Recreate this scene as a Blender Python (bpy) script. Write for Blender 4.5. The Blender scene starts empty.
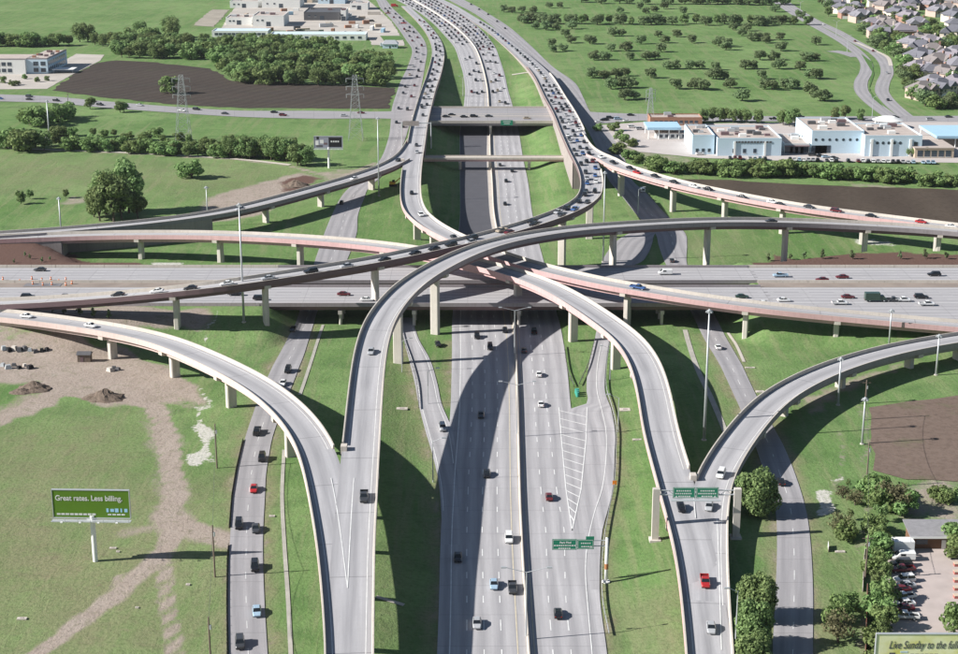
import bpy, math, random
import numpy as np
from mathutils import Vector, Matrix
R = math.radians
random.seed(11)
rng = np.random.default_rng(5)
scene = bpy.context.scene
col = scene.collection

# ------------------------------------------------------------------ camera, sky, sun, exposure
H, FPX = 153.0, 1600.0                      # camera height (m), focal length in photo pixels
TH = math.atan(471.0 / 1600.0)              # downward pitch
cd = bpy.data.cameras.new('camera')
cam = bpy.data.objects.new('camera', cd); col.objects.link(cam)
cam.location = (0, 0, H); cam.rotation_euler = (R(90) - TH, 0, 0)
cd.sensor_width = 36.0; cd.lens = FPX / 958.0 * 36.0
cd.clip_start = 1.0; cd.clip_end = 30000.0
scene.camera = cam
SUN_EL, SUN_AZ = R(31), R(10)                # shadows run to the right and a little away
w = bpy.data.worlds.new('World'); scene.world = w; w.use_nodes = True
nt = w.node_tree; nt.nodes.clear()
sky = nt.nodes.new('ShaderNodeTexSky'); sky.sky_type = 'NISHITA'; sky.sun_disc = False
sky.sun_elevation = SUN_EL; sky.sun_rotation = -(R(90) + SUN_AZ); sky.altitude = 200
sky.air_density = 1.0; sky.dust_density = 0.6
bg = nt.nodes.new('ShaderNodeBackground'); bg.inputs['Strength'].default_value = 0.05
wo = nt.nodes.new('ShaderNodeOutputWorld')
nt.links.new(sky.outputs[0], bg.inputs[0]); nt.links.new(bg.outputs[0], wo.inputs[0])
sd = bpy.data.lights.new('sun', 'SUN'); sd.energy = 5.0; sd.angle = R(0.53); sd.color = (1.0, 0.965, 0.93)
so = bpy.data.objects.new('sun', sd); col.objects.link(so)
so.rotation_euler = Vector((math.cos(SUN_EL) * math.cos(SUN_AZ), math.cos(SUN_EL) * math.sin(SUN_AZ), -math.sin(SUN_EL))).to_track_quat('-Z', 'Y').to_euler()
so.location = (-300, 300, 400)
vs = scene.view_settings
vs.view_transform = 'Standard'; vs.look = 'None'; vs.gamma = 1.0; vs.exposure = 0.84; vs.use_curve_mapping = False
scene.cycles.max_bounces = 5

# ------------------------------------------------------------------ pixel -> place
CT, ST = math.cos(TH), math.sin(TH)
def ray(px, py):
    u, v = px - 479.0, py - 327.0
    return np.array((u, FPX * CT - v * ST, -FPX * ST - v * CT))
def P(px, py, z=0.0):
    d = ray(px, py); t = (z - H) / d[2]
    return Vector((d[0] * t, d[1] * t, z))
def sc_at(py, z=0.0):                        # pixels per metre
    return CT / (H - z) * (py + 144.0)
def pix(p):                                  # world -> photo pixel
    dz = p[2] - H
    zc = p[1] * CT - dz * ST; yc = p[1] * ST + dz * CT
    return 479 + FPX * p[0] / zc, 327 - FPX * yc / zc

# ------------------------------------------------------------------ terrain
def zpy(py): return float(np.interp(py, [-400, 60, 108], [6, 6, 0]))
CORL = [(424,760),(430,720),(436,654),(440,560),(439,485),(433,457),(419,410),(403,340),(400,310),(420,280),(452,235),(458,215),(460,135),(466,104),(463,74),(455,50),(434,23),(404,0),(380,-12),(330,-30)]
CORR = [(624,760),(618,720),(609,654),(600,598),(600,565),(604,527),(613,490),(615,432),(607,400),(607,370),(609,340),(605,310),(575,270),(545,240),(533,215),(528,182),(518,131),(512,104),(503,67),(485,34),(451,7),(434,0),(415,-12),(370,-30)]
def edge_fn(lst):
    p = sorted([(q.y, q.x) for q in (P(x, y, zpy(y)) for x, y in lst)])
    return np.array([a for a, b in p]), np.array([b for a, b in p])
LY, LX = edge_fn(CORL); RY, RX = edge_fn(CORR)
MY = np.array(sorted([(P(470, y, zpy(y)).y) for y in (760, 300, 108, 100, 90, 80, 70, 60, 0, -60)]))
MZ = np.array([zpy(y) for y in (760, 300, 108, 100, 90, 80, 70, 60, 0, -60)])
ET = 7.35
def sstep(t):
    t = np.clip(t, 0, 1); return t * t * (3 - 2 * t)
def zt(x, y):
    x = np.asarray(x, float); y = np.asarray(y, float)
    xl = np.interp(y, LY, LX); xr = np.interp(y, RY, RX)
    d = np.maximum(np.maximum(xl - x, x - xr), 0)
    m = np.interp(y, MY, MZ)
    S = np.interp(y, [0, 470, 505, 610, 720, 880, 9000], [2, 2, 0.4, 0.4, 3, 6.0, 6.0])
    b = m + (np.maximum(S, m) - m) * sstep((d - 1.5) / 17.0)
    # banks that carry the crossing freeway
    ys = np.interp(x, [-400, -130, -92, 112, 150, 260, 400], [494, 497, 514, 514, 499, 494, 490])
    yn = np.interp(x, [-400, -176, -150, 110, 150, 400], [622, 618, 580, 580, 598, 604])
    ml = np.interp(x, [-130, -70], [2.6, 3.6])
    dy = np.maximum(np.maximum((ys - y) / ml, (y - yn) / 2.4), 0)
    dx = np.maximum(np.minimum(x + 72, 97 - x), 0) / 1.7
    e = ET - np.hypot(dy, dx)
    k = 0.6                                    # smooth maximum
    h = np.clip(0.5 + 0.5 * (e - b) / k, 0, 1)
    return b * (1 - h) + e * h + k * h * (1 - h)
_T = np.concatenate([np.linspace(0.12, 0.5, 400), np.linspace(0.5, 1.6, 600)[1:]])
def G(px, py):                                # where the sight line meets the ground
    d = ray(px, py); L = 1000.0 / FPX
    t = _T * 1.15 * L if py > 60 else np.linspace(0.6, 8.0, 1500) * L
    x, y, z = d[0] * t, d[1] * t, H + d[2] * t
    below = np.nonzero(z <= zt(x, y))[0]
    if len(below) == 0: return P(px, py, 6.0)
    i = below[0]
    a, b = t[max(i - 1, 0)], t[i]
    for _ in range(18):
        m = 0.5 * (a + b)
        if H + d[2] * m <= zt(d[0] * m, d[1] * m): b = m
        else: a = m
    return Vector((d[0] * b, d[1] * b, H + d[2] * b))
def zg(x, y): return float(zt(x, y))

# ------------------------------------------------------------------ object helpers
def link(o, parent=None):
    col.objects.link(o)
    if parent is not None: o.parent = parent
    return o
def tag(o, label=None, cat=None, group=None, kind=None):
    if label: o['label'] = label
    if cat: o['category'] = cat
    if group: o['group'] = group
    if kind: o['kind'] = kind
    return o
def thing(name, label, cat, loc=(0, 0, 0), rz=0.0, group=None):
    o = link(bpy.data.objects.new(name, None)); o.location = loc; o.rotation_euler = (0, 0, rz)
    o.empty_display_size = 0.5
    return tag(o, label, cat, group)
class MB:
    def __init__(s): s.v = []; s.f = []; s.m = []; s.uv = []; s.hasuv = False
    def add(s, verts, faces, mi=0, uvs=None):
        n = len(s.v); s.v += [tuple(q) for q in verts]
        for k, f in enumerate(faces):
            s.f.append(tuple(i + n for i in f)); s.m.append(mi if isinstance(mi, int) else mi[k])
            s.uv.append([uvs[i] for i in f] if uvs else None)
        if uvs: s.hasuv = True
        return s
    def box(s, c, d, rz=0.0, mi=0, M=None):
        x, y, z = d[0] / 2, d[1] / 2, d[2] / 2
        q = [(-x,-y,-z),(x,-y,-z),(x,y,-z),(-x,y,-z),(-x,-y,z),(x,-y,z),(x,y,z),(-x,y,z)]
        ca, sa = math.cos(rz), math.sin(rz)
        q = [(c[0] + a * ca - b * sa, c[1] + a * sa + b * ca, c[2] + e) for a, b, e in q]
        if M is not None: q = [tuple(M @ Vector(p)) for p in q]
        return s.add(q, [(3,2,1,0),(4,5,6,7),(0,1,5,4),(1,2,6,5),(2,3,7,6),(3,0,4,7)], mi)
    def frustum(s, b, t, mi=0):                # b, t: (x0,x1,y0,y1,z)
        q = [(b[0],b[2],b[4]),(b[1],b[2],b[4]),(b[1],b[3],b[4]),(b[0],b[3],b[4]),(t[0],t[2],t[4]),(t[1],t[2],t[4]),(t[1],t[3],t[4]),(t[0],t[3],t[4])]
        return s.add(q, [(3,2,1,0),(4,5,6,7),(0,1,5,4),(1,2,6,5),(2,3,7,6),(3,0,4,7)], mi)
    def tube(s, p0, p1, r0, r1=None, n=8, mi=0):
        r1 = r0 if r1 is None else r1
        p0, p1 = Vector(p0), Vector(p1); d = (p1 - p0).normalized()
        a = d.orthogonal().normalized(); b = d.cross(a)
        q = [p0 + (a * math.cos(k * 2 * math.pi / n) + b * math.sin(k * 2 * math.pi / n)) * r0 for k in range(n)]
        q += [p1 + (a * math.cos(k * 2 * math.pi / n) + b * math.sin(k * 2 * math.pi / n)) * r1 for k in range(n)]
        fs = [(k, (k + 1) % n, n + (k + 1) % n, n + k) for k in range(n)] + [tuple(range(n - 1, -1, -1)), tuple(range(n, 2 * n))]
        return s.add(q, fs, mi)
    def bar(s, p0, p1, t, mi=0):               # square bar
        return s.tube(p0, p1, t * 0.7071, n=4, mi=mi)
    def mesh(s, name, mats, off=(0, 0, 0), smooth=False):
        me = bpy.data.meshes.new(name)
        me.from_pydata([(a - off[0], b - off[1], c - off[2]) for a, b, c in s.v], [], s.f)
        for m in (mats if isinstance(mats, (list, tuple)) else [mats]): me.materials.append(m)
        if any(s.m): me.polygons.foreach_set('material_index', s.m)
        if s.hasuv:
            l = me.uv_layers.new(name='UVMap')
            flat = []
            for u, f in zip(s.uv, s.f):
                for k in range(len(f)): flat += list(u[k]) if u else [0, 0]
            l.data.foreach_set('uv', flat)
        if smooth: me.polygons.foreach_set('use_smooth', [True] * len(me.polygons))
        me.update(); return me
    def build(s, name, mats, parent=None, smooth=False, off=None):
        if off is None: off = parent.location if parent is not None else (0, 0, 0)
        o = link(bpy.data.objects.new(name, s.mesh(name, mats, off, smooth)), parent)
        if name in ('lane_marking', 'merge_line', 'text_line', 'truss_bracing', 'bracing'): o['kind'] = 'stuff'
        return o

def crom(pts, step):                           # Catmull-Rom through tuples, resampled about every `step` metres (first 2-3 values are x, y)
    pts = [np.array(p, float) for p in pts]
    ext = [2 * pts[0] - pts[1]] + pts + [2 * pts[-1] - pts[-2]]
    out = []
    for i in range(1, len(ext) - 2):
        p0, p1, p2, p3 = ext[i - 1:i + 3]
        n = max(2, int(np.linalg.norm((p2 - p1)[:2]) / step + 0.5))
        d01 = max(np.linalg.norm((p1 - p0)[:2]) ** 0.5, 1e-3); d12 = max(np.linalg.norm((p2 - p1)[:2]) ** 0.5, 1e-3); d23 = max(np.linalg.norm((p3 - p2)[:2]) ** 0.5, 1e-3)
        m1 = ((p1 - p0) / d01 - (p2 - p0) / (d01 + d12) + (p2 - p1) / d12) * d12
        m2 = ((p2 - p1) / d12 - (p3 - p1) / (d12 + d23) + (p3 - p2) / d23) * d12
        for k in range(n):
            t = k / n; t2, t3 = t * t, t ** 3
            out.append(p1 * (2 * t3 - 3 * t2 + 1) + m1 * (t3 - 2 * t2 + t) + p2 * (-2 * t3 + 3 * t2) + m2 * (t3 - t2))
    out.append(pts[-1]); return np.array(out)

# ------------------------------------------------------------------ materials
class NT:
    def __init__(s, name, rough=0.85, spec=0.2):
        s.m = bpy.data.materials.new(name); s.m.use_nodes = True
        s.t = s.m.node_tree; s.b = s.t.nodes['Principled BSDF']
        s.b.inputs['Roughness'].default_value = rough; s.b.inputs['Specular IOR Level'].default_value = spec
    def n(s, typ, **kw):
        x = s.t.nodes.new(typ)
        for k, v in kw.items(): setattr(x, k, v)
        return x
    def l(s, a, b): s.t.links.new(a, b)
    def coord(s, which='Object', scale=(1, 1, 1)):
        c = s.n('ShaderNodeTexCoord'); mp = s.n('ShaderNodeMapping'); mp.inputs['Scale'].default_value = scale
        s.l(c.outputs[which], mp.inputs[0]); return mp.outputs[0]
    def geo(s, scale=(1, 1, 1)):
        c = s.n('ShaderNodeNewGeometry'); mp = s.n('ShaderNodeMapping'); mp.inputs['Scale'].default_value = scale
        s.l(c.outputs['Position'], mp.inputs[0]); return mp.outputs[0]
    def noise(s, vec, scale, detail=4, rough=0.55, dist=0.0):
        x = s.n('ShaderNodeTexNoise'); x.inputs['Scale'].default_value = scale; x.inputs['Detail'].default_value = detail
        x.inputs['Roughness'].default_value = rough; x.inputs['Distortion'].default_value = dist
        if vec is not None: s.l(vec, x.inputs['Vector'])
        return x.outputs['Fac']
    def ramp(s, fac, stops):
        x = s.n('ShaderNodeValToRGB'); e = x.color_ramp.elements
        while len(e) < len(stops): e.new(0.5)
        for k, (p, c) in enumerate(stops):
            e[k].position = p; e[k].color = (c, c, c, 1) if not isinstance(c, tuple) else (*c, 1)
        s.l(fac, x.inputs[0]); return x.outputs[0]
    def mix(s, a, b, fac, mode='MIX'):
        x = s.n('ShaderNodeMix', data_type='RGBA', blend_type=mode)
        for sock, v in ((x.inputs['A'], a), (x.inputs['B'], b), (x.inputs['Factor'], fac)):
            if isinstance(v, (int, float)): sock.default_value = v
            elif isinstance(v, tuple): sock.default_value = (*v, 1)
            else: s.l(v, sock)
        return x.outputs['Result']
    def math(s, op, a, b=0.0, c=None):
        x = s.n('ShaderNodeMath', operation=op)
        for k, v in enumerate((a, b) if c is None else (a, b, c)):
            if isinstance(v, (int, float)): x.inputs[k].default_value = v
            else: s.l(v, x.inputs[k])
        return x.outputs[0]
    def color(s, c):
        if isinstance(c, tuple): s.b.inputs['Base Color'].default_value = (*c, 1)
        else: s.l(c, s.b.inputs['Base Color'])
        return s
    def bump(s, h, dist=0.1, strength=0.6):
        x = s.n('ShaderNodeBump'); x.inputs['Distance'].default_value = dist; x.inputs['Strength'].default_value = strength
        s.l(h, x.inputs['Height']); s.l(x.outputs[0], s.b.inputs['Normal']); return s
def flat(name, c, rough=0.8, var=0.18, scale=0.8, metal=0.0, spec=0.2):
    k = NT(name, rough, spec); v = k.noise(k.geo(), scale, 4)
    k.color(k.mix(tuple(max(0, q * (1 - var)) for q in c), tuple(min(1, q * (1 + var)) for q in c), v))
    k.b.inputs['Metallic'].default_value = metal
    return k.m

def stained(name, c, amt=0.45):
    k = NT(name, 0.88, 0.15); v = k.noise(k.geo(), 0.45, 5, 0.65); st = k.noise(k.geo((0.9, 0.9, 0.10)), 1.3, 5, 0.7); b = k.noise(k.geo(), 0.06, 3)
    cc = k.mix(tuple(q * 0.86 for q in c), tuple(min(1, q * 1.12) for q in c), v)
    cc = k.mix(cc, tuple(q * w for q, w in zip(c, (0.50, 0.48, 0.46))), k.math('MULTIPLY', k.ramp(st, [(0.48, 0.0), (0.76, 1.0)]), amt))
    cc = k.mix(cc, tuple(q * 0.72 for q in c), k.ramp(b, [(0.45, 0.0), (0.75, 0.6)]))
    return k.color(cc).m
def road_mat(name, base, wear=0.25, lane=3.66, joint=0.0, tint=(0.96, 0.97, 1.0)):
    k = NT(name, 0.9, 0.15)
    uv = k.n('ShaderNodeUVMap'); uv.uv_map = 'UVMap'
    sep = k.n('ShaderNodeSeparateXYZ'); k.l(uv.outputs[0], sep.inputs[0])
    mp = k.n('ShaderNodeMapping'); mp.inputs['Scale'].default_value = (1.0, 0.035, 1); k.l(uv.outputs[0], mp.inputs[0])
    streak = k.noise(mp.outputs[0], 1.1, 5, 0.6)
    big = k.noise(k.geo(), 0.035, 3)
    fine = k.noise(k.geo(), 1.3, 4, 0.7)
    # lanes worn darker along the wheel paths
    ph = k.math('MULTIPLY', sep.outputs[0], 2 * math.pi / lane)
    s1 = k.math('MULTIPLY_ADD', k.math('COSINE', ph), -0.5, 0.5)
    wearf = k.math('MULTIPLY', s1, k.math('MULTIPLY_ADD', streak, 1.2, 0.1))
    c = k.mix(tuple(q * 1.12 for q in base), tuple(q * 0.86 for q in base), k.ramp(streak, [(0.3, 0.0), (0.7, 1.0)]))
    dark = tuple(q * (1 - wear) * t for q, t in zip(base, tint))
    c = k.mix(c, dark, k.math('MULTIPLY', wearf, 0.75))
    c = k.mix(c, tuple(q * 0.8 for q in base), k.ramp(big, [(0.4, 0.0), (0.75, 0.55)]))
    c = k.mix(c, tuple(q * 0.7 for q in base), k.ramp(fine, [(0.5, 0.0), (0.85, 0.5)]))
    if joint:
        fr = k.math('FRACT', k.math('DIVIDE', sep.outputs[1], joint))
        jl = k.math('LESS_THAN', fr, 0.28 / joint)
        # tiny random tone from slab to slab
        fl = k.math('FLOOR', k.math('DIVIDE', sep.outputs[1], joint)); lf = k.math('FLOOR', k.math('DIVIDE', sep.outputs[0], lane))
        wn = k.n('ShaderNodeTexWhiteNoise', noise_dimensions='2D'); cb = k.n('ShaderNodeCombineXYZ'); k.l(fl, cb.inputs[0]); k.l(lf, cb.inputs[1]); k.l(cb.outputs[0], wn.inputs['Vector'])
        c = k.mix(c, tuple(q * 0.72 for q in base), k.math('MULTIPLY', wn.outputs['Value'], 0.28))
        c = k.mix(c, tuple(q * 0.35 for q in base), k.math('MULTIPLY', jl, 0.3 if joint < 20 else 0.65))
    return k.color(c).m

M = {}
M['concrete_road'] = road_mat('concrete_road', (0.415, 0.405, 0.41), 0.5, joint=14.0)
M['ramp_road'] = road_mat('ramp_road', (0.415, 0.408, 0.415), 0.55, lane=4.6, joint=30.0)
M['street'] = road_mat('street', (0.34, 0.328, 0.332), 0.4, joint=12.0)
M['asphalt'] = road_mat('asphalt', (0.20, 0.195, 0.20), 0.25)
M['strip'] = flat('weathered_strip', (0.36, 0.345, 0.30), 0.9, 0.3, 0.3)
M['cream'] = stained('cream_concrete', (0.52, 0.475, 0.415))
M['pier'] = stained('pier_concrete', (0.55, 0.51, 0.455))
M['pink'] = stained('pink_fascia', (0.56, 0.37, 0.36))
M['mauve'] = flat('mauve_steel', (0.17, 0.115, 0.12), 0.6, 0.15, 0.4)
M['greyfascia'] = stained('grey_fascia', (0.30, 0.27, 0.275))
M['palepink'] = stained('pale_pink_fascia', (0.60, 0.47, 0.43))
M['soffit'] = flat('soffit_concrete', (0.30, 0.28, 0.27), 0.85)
M['wall'] = stained('retaining_wall', (0.33, 0.29, 0.27))
M['white_line'] = flat('white_paint', (0.64, 0.64, 0.62), 0.7, 0.35, 0.5)
M['yellow_line'] = flat('yellow_paint', (0.54, 0.48, 0.36), 0.7, 0.3, 0.6)
M['galv'] = flat('galvanised_steel', (0.50, 0.52, 0.53), 0.45, 0.1, 1.0, 0.4)
M['darksteel'] = flat('dark_steel', (0.10, 0.10, 0.105), 0.5)
M['black'] = flat('black_rubber', (0.02, 0.02, 0.022), 0.8)
M['wood'] = flat('weathered_timber', (0.16, 0.125, 0.10), 0.9)
M['white'] = flat('white_paint_metal', (0.78, 0.78, 0.76), 0.5, 0.05)
M['signgreen'] = flat('sign_green', (0.02, 0.20, 0.115), 0.5, 0.05)
M['roofgravel'] = flat('gravel_roof', (0.42, 0.36, 0.32), 0.95, 0.25, 0.25)
M['glass_far'] = flat('dark_window', (0.045, 0.06, 0.08), 0.15, 0.2, 0.3, 0, 0.5)
M['bluewall'] = flat('pale_blue_wall', (0.52, 0.64, 0.72), 0.8, 0.07, 0.15)
M['whitewall'] = flat('white_wall', (0.74, 0.74, 0.71), 0.8, 0.07, 0.15)
M['bluecanopy'] = flat('blue_canopy', (0.36, 0.54, 0.66), 0.6, 0.08, 0.2)
M['brickwall'] = flat('brick_wall', (0.33, 0.18, 0.12), 0.9, 0.2, 0.6)
M['tan'] = flat('tan_wall', (0.52, 0.42, 0.32), 0.9, 0.15, 0.4)
M['redpaint'] = flat('red_paint', (0.36, 0.13, 0.11), 0.7)

# ------------------------------------------------------------------ ground: one sheet to the horizon
def axis(parts):
    out = []
    for a, b, s in parts: out += list(np.arange(a, b, s))
    return np.array(out + [parts[-1][1]])
gx = axis([(-9000, -3000, 1500), (-3000, -1000, 200), (-1000, -420, 40), (-420, -132, 6), (-132, 132, 1.6), (132, 420, 6), (420, 1000, 40), (1000, 3000, 200), (3000, 9000, 1500)])
gy = axis([(120, 250, 10), (250, 480, 1.6), (480, 640, 2.0), (640, 1120, 4), (1120, 2000, 10), (2000, 4000, 100), (4000, 20000, 1600)])
GX, GY = np.meshgrid(gx, gy)
GZ = zt(GX, GY)
wob = lambda x, y, s, k: (np.sin(x / s + 1.7 * k) * np.cos(y / (s * 1.3) + k) + 0.5 * np.sin(x / (s * .43) + y / (s * .6) + k))
GZ = GZ + np.where((GY > 260) & (GY < 1100), 0.0, 0.0) - 0.03
DIRT = np.zeros_like(GX); MULCH = np.zeros_like(GX); PALE = np.zeros_like(GX); DRY = np.zeros_like(GX)
def paint(arr, px, width=None, soft=2.0, amt=1.0, warp=1.2, closed=True):
    w = [G(*p) for p in px]; pts = np.array([(q.x, q.y) for q in w])
    m = (width or 0) + soft * 2 + 6
    x0, y0 = pts.min(0) - m; x1, y1 = pts.max(0) + m
    ix = np.nonzero((gx >= x0) & (gx <= x1))[0]; iy = np.nonzero((gy >= y0) & (gy <= y1))[0]
    if not len(ix) or not len(iy): return
    sl = np.ix_(iy, ix)
    X = GX[sl] + warp * wob(GX[sl], GY[sl], 4.0, 1.0); Y = GY[sl] + warp * 1.6 * wob(GX[sl], GY[sl], 5.0, 2.0)
    ring = pts if width else np.vstack([pts, pts[:1]])
    d = np.full(X.shape, 1e9); ins = np.zeros(X.shape, bool)
    for a, b in zip(ring[:-1], ring[1:]):
        ab = b - a; L2 = max((ab ** 2).sum(), 1e-9)
        t = np.clip(((X - a[0]) * ab[0] + (Y - a[1]) * ab[1]) / L2, 0, 1)
        d = np.minimum(d, np.hypot(X - a[0] - t * ab[0], Y - a[1] - t * ab[1]))
        if not width:
            c = ((a[1] > Y) != (b[1] > Y)) & (X < (b[0] - a[0]) * (Y - a[1]) / ((b[1] - a[1]) or 1e-9) + a[0])
            ins ^= c
    sd_ = (width / 2 - d) if width else np.where(ins, d, -d)
    v = amt * sstep(sd_ / soft * 0.5 + 0.5)
    arr[sl] = np.maximum(arr[sl], v)
# building-site yard, tracks and bare soil
paint(DIRT, [(-20,330),(50,332),(125,348),(180,368),(203,386),(192,408),(172,412),(150,408),(128,404),(88,400),(50,406),(28,418),(-20,440),(-20,416),(20,398),(40,388),(-20,384)], soft=5, amt=0.86, warp=3.0)
paint(DIRT, [(150,402),(163,430),(170,465),(172,500),(170,530),(164,552)], width=7.5, soft=5.0, amt=0.72, warp=1.5)
for o_ in (-5.0, 4.0, 9.0):
    paint(DIRT, [(152 + o_, 405),(164 + o_, 432),(170 + o_, 465),(172 + o_, 500),(170 + o_, 530),(164 + o_, 552)], width=1.6, soft=1.2, amt=1.0, warp=0.3)
paint(DIRT, [(172,512),(182,524),(200,532),(229,539)], width=8, soft=4, amt=0.95, warp=1.0)
paint(DIRT, [(165,548),(140,575),(100,607),(50,643),(10,672)], width=4.2, soft=2.2, amt=0.95, warp=0.5)
paint(DIRT, [(158,545),(161,590),(166,630),(171,680)], width=2.0, soft=1.4, amt=0.75, warp=0.1)
paint(DIRT, [(167,545),(171,590),(177,630),(184,680)], width=2.0, soft=1.4, amt=0.75, warp=0.1)
paint(DIRT, [(131,532),(150,528),(172,520),(200,528),(226,538)], width=5, soft=5, amt=0.7)
paint(DIRT, [(110,598),(117,575)], width=0.8, soft=1.2, amt=0.9, warp=0.1)
paint(DIRT, [(118,590),(124,573)], width=0.8, soft=1.2, amt=0.9, warp=0.1)
paint(DIRT, [(30,448),(60,432),(95,415)], width=1.0, soft=3, amt=0.5)
paint(DIRT, [(130,306),(206,309),(212,326),(150,330),(60,326),(10,318),(10,306)], soft=4, amt=0.8)
paint(DIRT, [(-40,306),(120,306),(130,330),(-40,345)], soft=5, amt=0.55)
paint(DIRT, [(215,195),(300,172),(318,178),(300,195),(262,215),(190,226),(180,222)], soft=6, amt=0.8)
paint(DIRT, [(28,150),(120,153),(240,160),(290,166),(318,173),(345,175),(375,163)], width=4.0, soft=2.5, amt=0.7, warp=0.5)
paint(DIRT, [(318,172),(372,166),(372,176),(318,182)], soft=4, amt=0.5)
paint(DIRT, [(68,196),(88,198),(88,203),(60,204)], soft=6, amt=0.7)
paint(DIRT, [(838,430),(843,455),(840,478),(833,495)], width=1.6, soft=2, amt=0.6, warp=0.5)
paint(DIRT, [(858,405),(866,420),(868,470),(866,560),(868,654)], width=2.0, soft=3, amt=0.6)
paint(DIRT, [(872,490),(960,478),(960,520),(905,522),(885,505)], soft=5, amt=0.6)
paint(DIRT, [(800,400),(840,382),(905,362),(905,368),(850,392),(812,418)], soft=4, amt=0.6)
paint(DIRT, [(620,166),(660,164),(668,172),(640,176)], soft=6, amt=0.5)
paint(DIRT, [(850,183),(900,186),(905,190),(850,188)], soft=5, amt=0.6)
paint(DIRT, [(590,132),(640,140),(700,160),(720,166),(640,162),(600,150)], soft=8, amt=0.45)
paint(PALE, [(201,388),(207,386),(205,420),(213,450),(211,465),(194,465),(193,450),(199,430),(198,410)], soft=3.5, amt=0.95, warp=2.0)
paint(PALE, [(186,478),(205,475),(204,500),(190,500)], soft=5, amt=0.4)
paint(PALE, [(822,489),(836,492),(832,506),(818,514),(816,503)], soft=2.5, amt=1.0)
paint(PALE, [(840,470),(843,478),(838,492),(832,494)], soft=2, amt=0.8)
paint(PALE, [(842,236),(905,243),(905,247),(850,246)], soft=5, amt=0.7)
paint(PALE, [(155,262),(185,264),(180,270),(152,269)], soft=3, amt=0.7)
paint(PALE, [(215,312),(221,306),(210,345),(203,340)], soft=2.5, amt=0.8)
paint(PALE, [(20,366),(90,372),(160,378),(190,388),(120,386),(40,380)], soft=5, amt=0.4)
paint(MULCH, [(-40,247),(62,247),(75,257),(150,267.5),(-40,268.5)], soft=3, amt=1.0)
paint(MULCH, [(752,264),(775,256),(860,252.5),(1000,255),(1000,271),(760,270.5)], soft=3, amt=1.0)
paint(MULCH, [(280,182),(305,176),(320,178),(300,190),(285,192)], soft=4, amt=0.9)
paint(DRY, [(-40,440),(60,420),(140,415),(150,480),(228,480),(228,700),(-40,700)], soft=20, amt=0.62)
paint(DRY, [(60,420),(140,410),(150,470),(60,470)], soft=25, amt=0.5)
paint(DRY, [(-20,510),(60,500),(150,560),(150,640),(40,600),(-20,640)], soft=30, amt=1.0)
paint(DRY, [(180,540),(228,552),(228,654),(185,654)], soft=14, amt=0.6)
paint(DRY, [(-20,155),(300,168),(250,200),(100,190),(-20,190)], soft=40, amt=0.45)
paint(DRY, [(810,500),(860,500),(860,660),(830,660)], soft=14, amt=0.4)
paint(DRY, [(640,600),(680,590),(700,660),(640,660)], soft=8, amt=0.6)
paint(DRY, [(380,345),(415,345),(440,450),(395,450)], soft=8, amt=0.35)
paint(DRY, [(640,232),(740,235),(780,255),(700,268)], soft=18, amt=0.3)
paint(DRY, [(380,560),(400,520),(400,640),(378,640)], soft=6, amt=0.4)
for ed in ([(229,700),(229,654),(228,590),(230,540),(233,495),(240.5,455),(258,400),(279,355),(294,327)], [(268.5,700),(267.6,654),(264,590),(263,540),(265,495),(269,455),(286,400),(304,355),(312,327)], [(772,654),(775,590),(777,545),(773,497),(755,447),(731,389),(703,337)], [(813,654),(813,590),(811,545),(802,497),(784,447),(753,389),(725,337)], [(608,654),(601,598),(601,565),(605,527),(614,490),(616,432),(608,400)], [(436,654),(440,560),(438,485),(432,457),(418,410),(404,345)], [(452,342),(451,370),(450,404)]):
    paint(DRY, ed, width=4.0, soft=3.0, amt=1.0, warp=1.0); paint(DIRT, ed, width=1.8, soft=2.0, amt=0.5, warp=0.8)
nyg, nxg = GX.shape
idx = np.arange(nyg * nxg).reshape(nyg, nxg)
quads = np.stack([idx[:-1, :-1], idx[:-1, 1:], idx[1:, 1:], idx[1:, :-1]], -1).reshape(-1, 4)
me = bpy.data.meshes.new('ground')
me.vertices.add(nyg * nxg); me.vertices.foreach_set('co', np.stack([GX, GY, GZ], -1).astype(np.float32).ravel())
me.loops.add(len(quads) * 4); me.loops.foreach_set('vertex_index', quads.astype(np.int32).ravel())
me.polygons.add(len(quads)); me.polygons.foreach_set('loop_start', np.arange(0, len(quads) * 4, 4, dtype=np.int32))
me.update(calc_edges=True)
me.polygons.foreach_set('use_smooth', np.ones(len(quads), bool))
at = me.attributes.new('soil', 'FLOAT_COLOR', 'POINT')
at.data.foreach_set('color', np.stack([DIRT, MULCH, PALE, DRY], -1).astype(np.float32).ravel())
k = NT('grassland', 0.95, 0.05)
g = k.geo()
a = k.n('ShaderNodeAttribute', attribute_name='soil')
sp = k.n('ShaderNodeSeparateColor'); k.l(a.outputs['Color'], sp.inputs[0])
n1 = k.noise(g, 0.012, 5, 0.6, 0.6); n2 = k.noise(g, 0.09, 6, 0.65, 0.4); n3 = k.noise(g, 1.1, 5, 0.7); n4 = k.noise(k.geo((1, 0.35, 1)), 0.35, 5, 0.7, 1.2)
c = k.mix((0.105, 0.190, 0.058), (0.180, 0.270, 0.102), k.ramp(n1, [(0.35, 0.0), (0.65, 1.0)]))
c = k.mix(c, (0.072, 0.138, 0.046), k.ramp(n2, [(0.45, 0.0), (0.72, 0.8)]))
c = k.mix(c, (0.20, 0.235, 0.115), k.ramp(n4, [(0.48, 0.0), (0.78, 0.6)]))
n5 = k.noise(k.geo((1.0, 0.06, 1)), 0.30, 3, 0.6); n6 = k.noise(g, 0.22, 4, 0.75, 1.5)
c = k.mix(c, (0.215, 0.235, 0.120), k.ramp(n5, [(0.50, 0.0), (0.64, 0.5)]))
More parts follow.
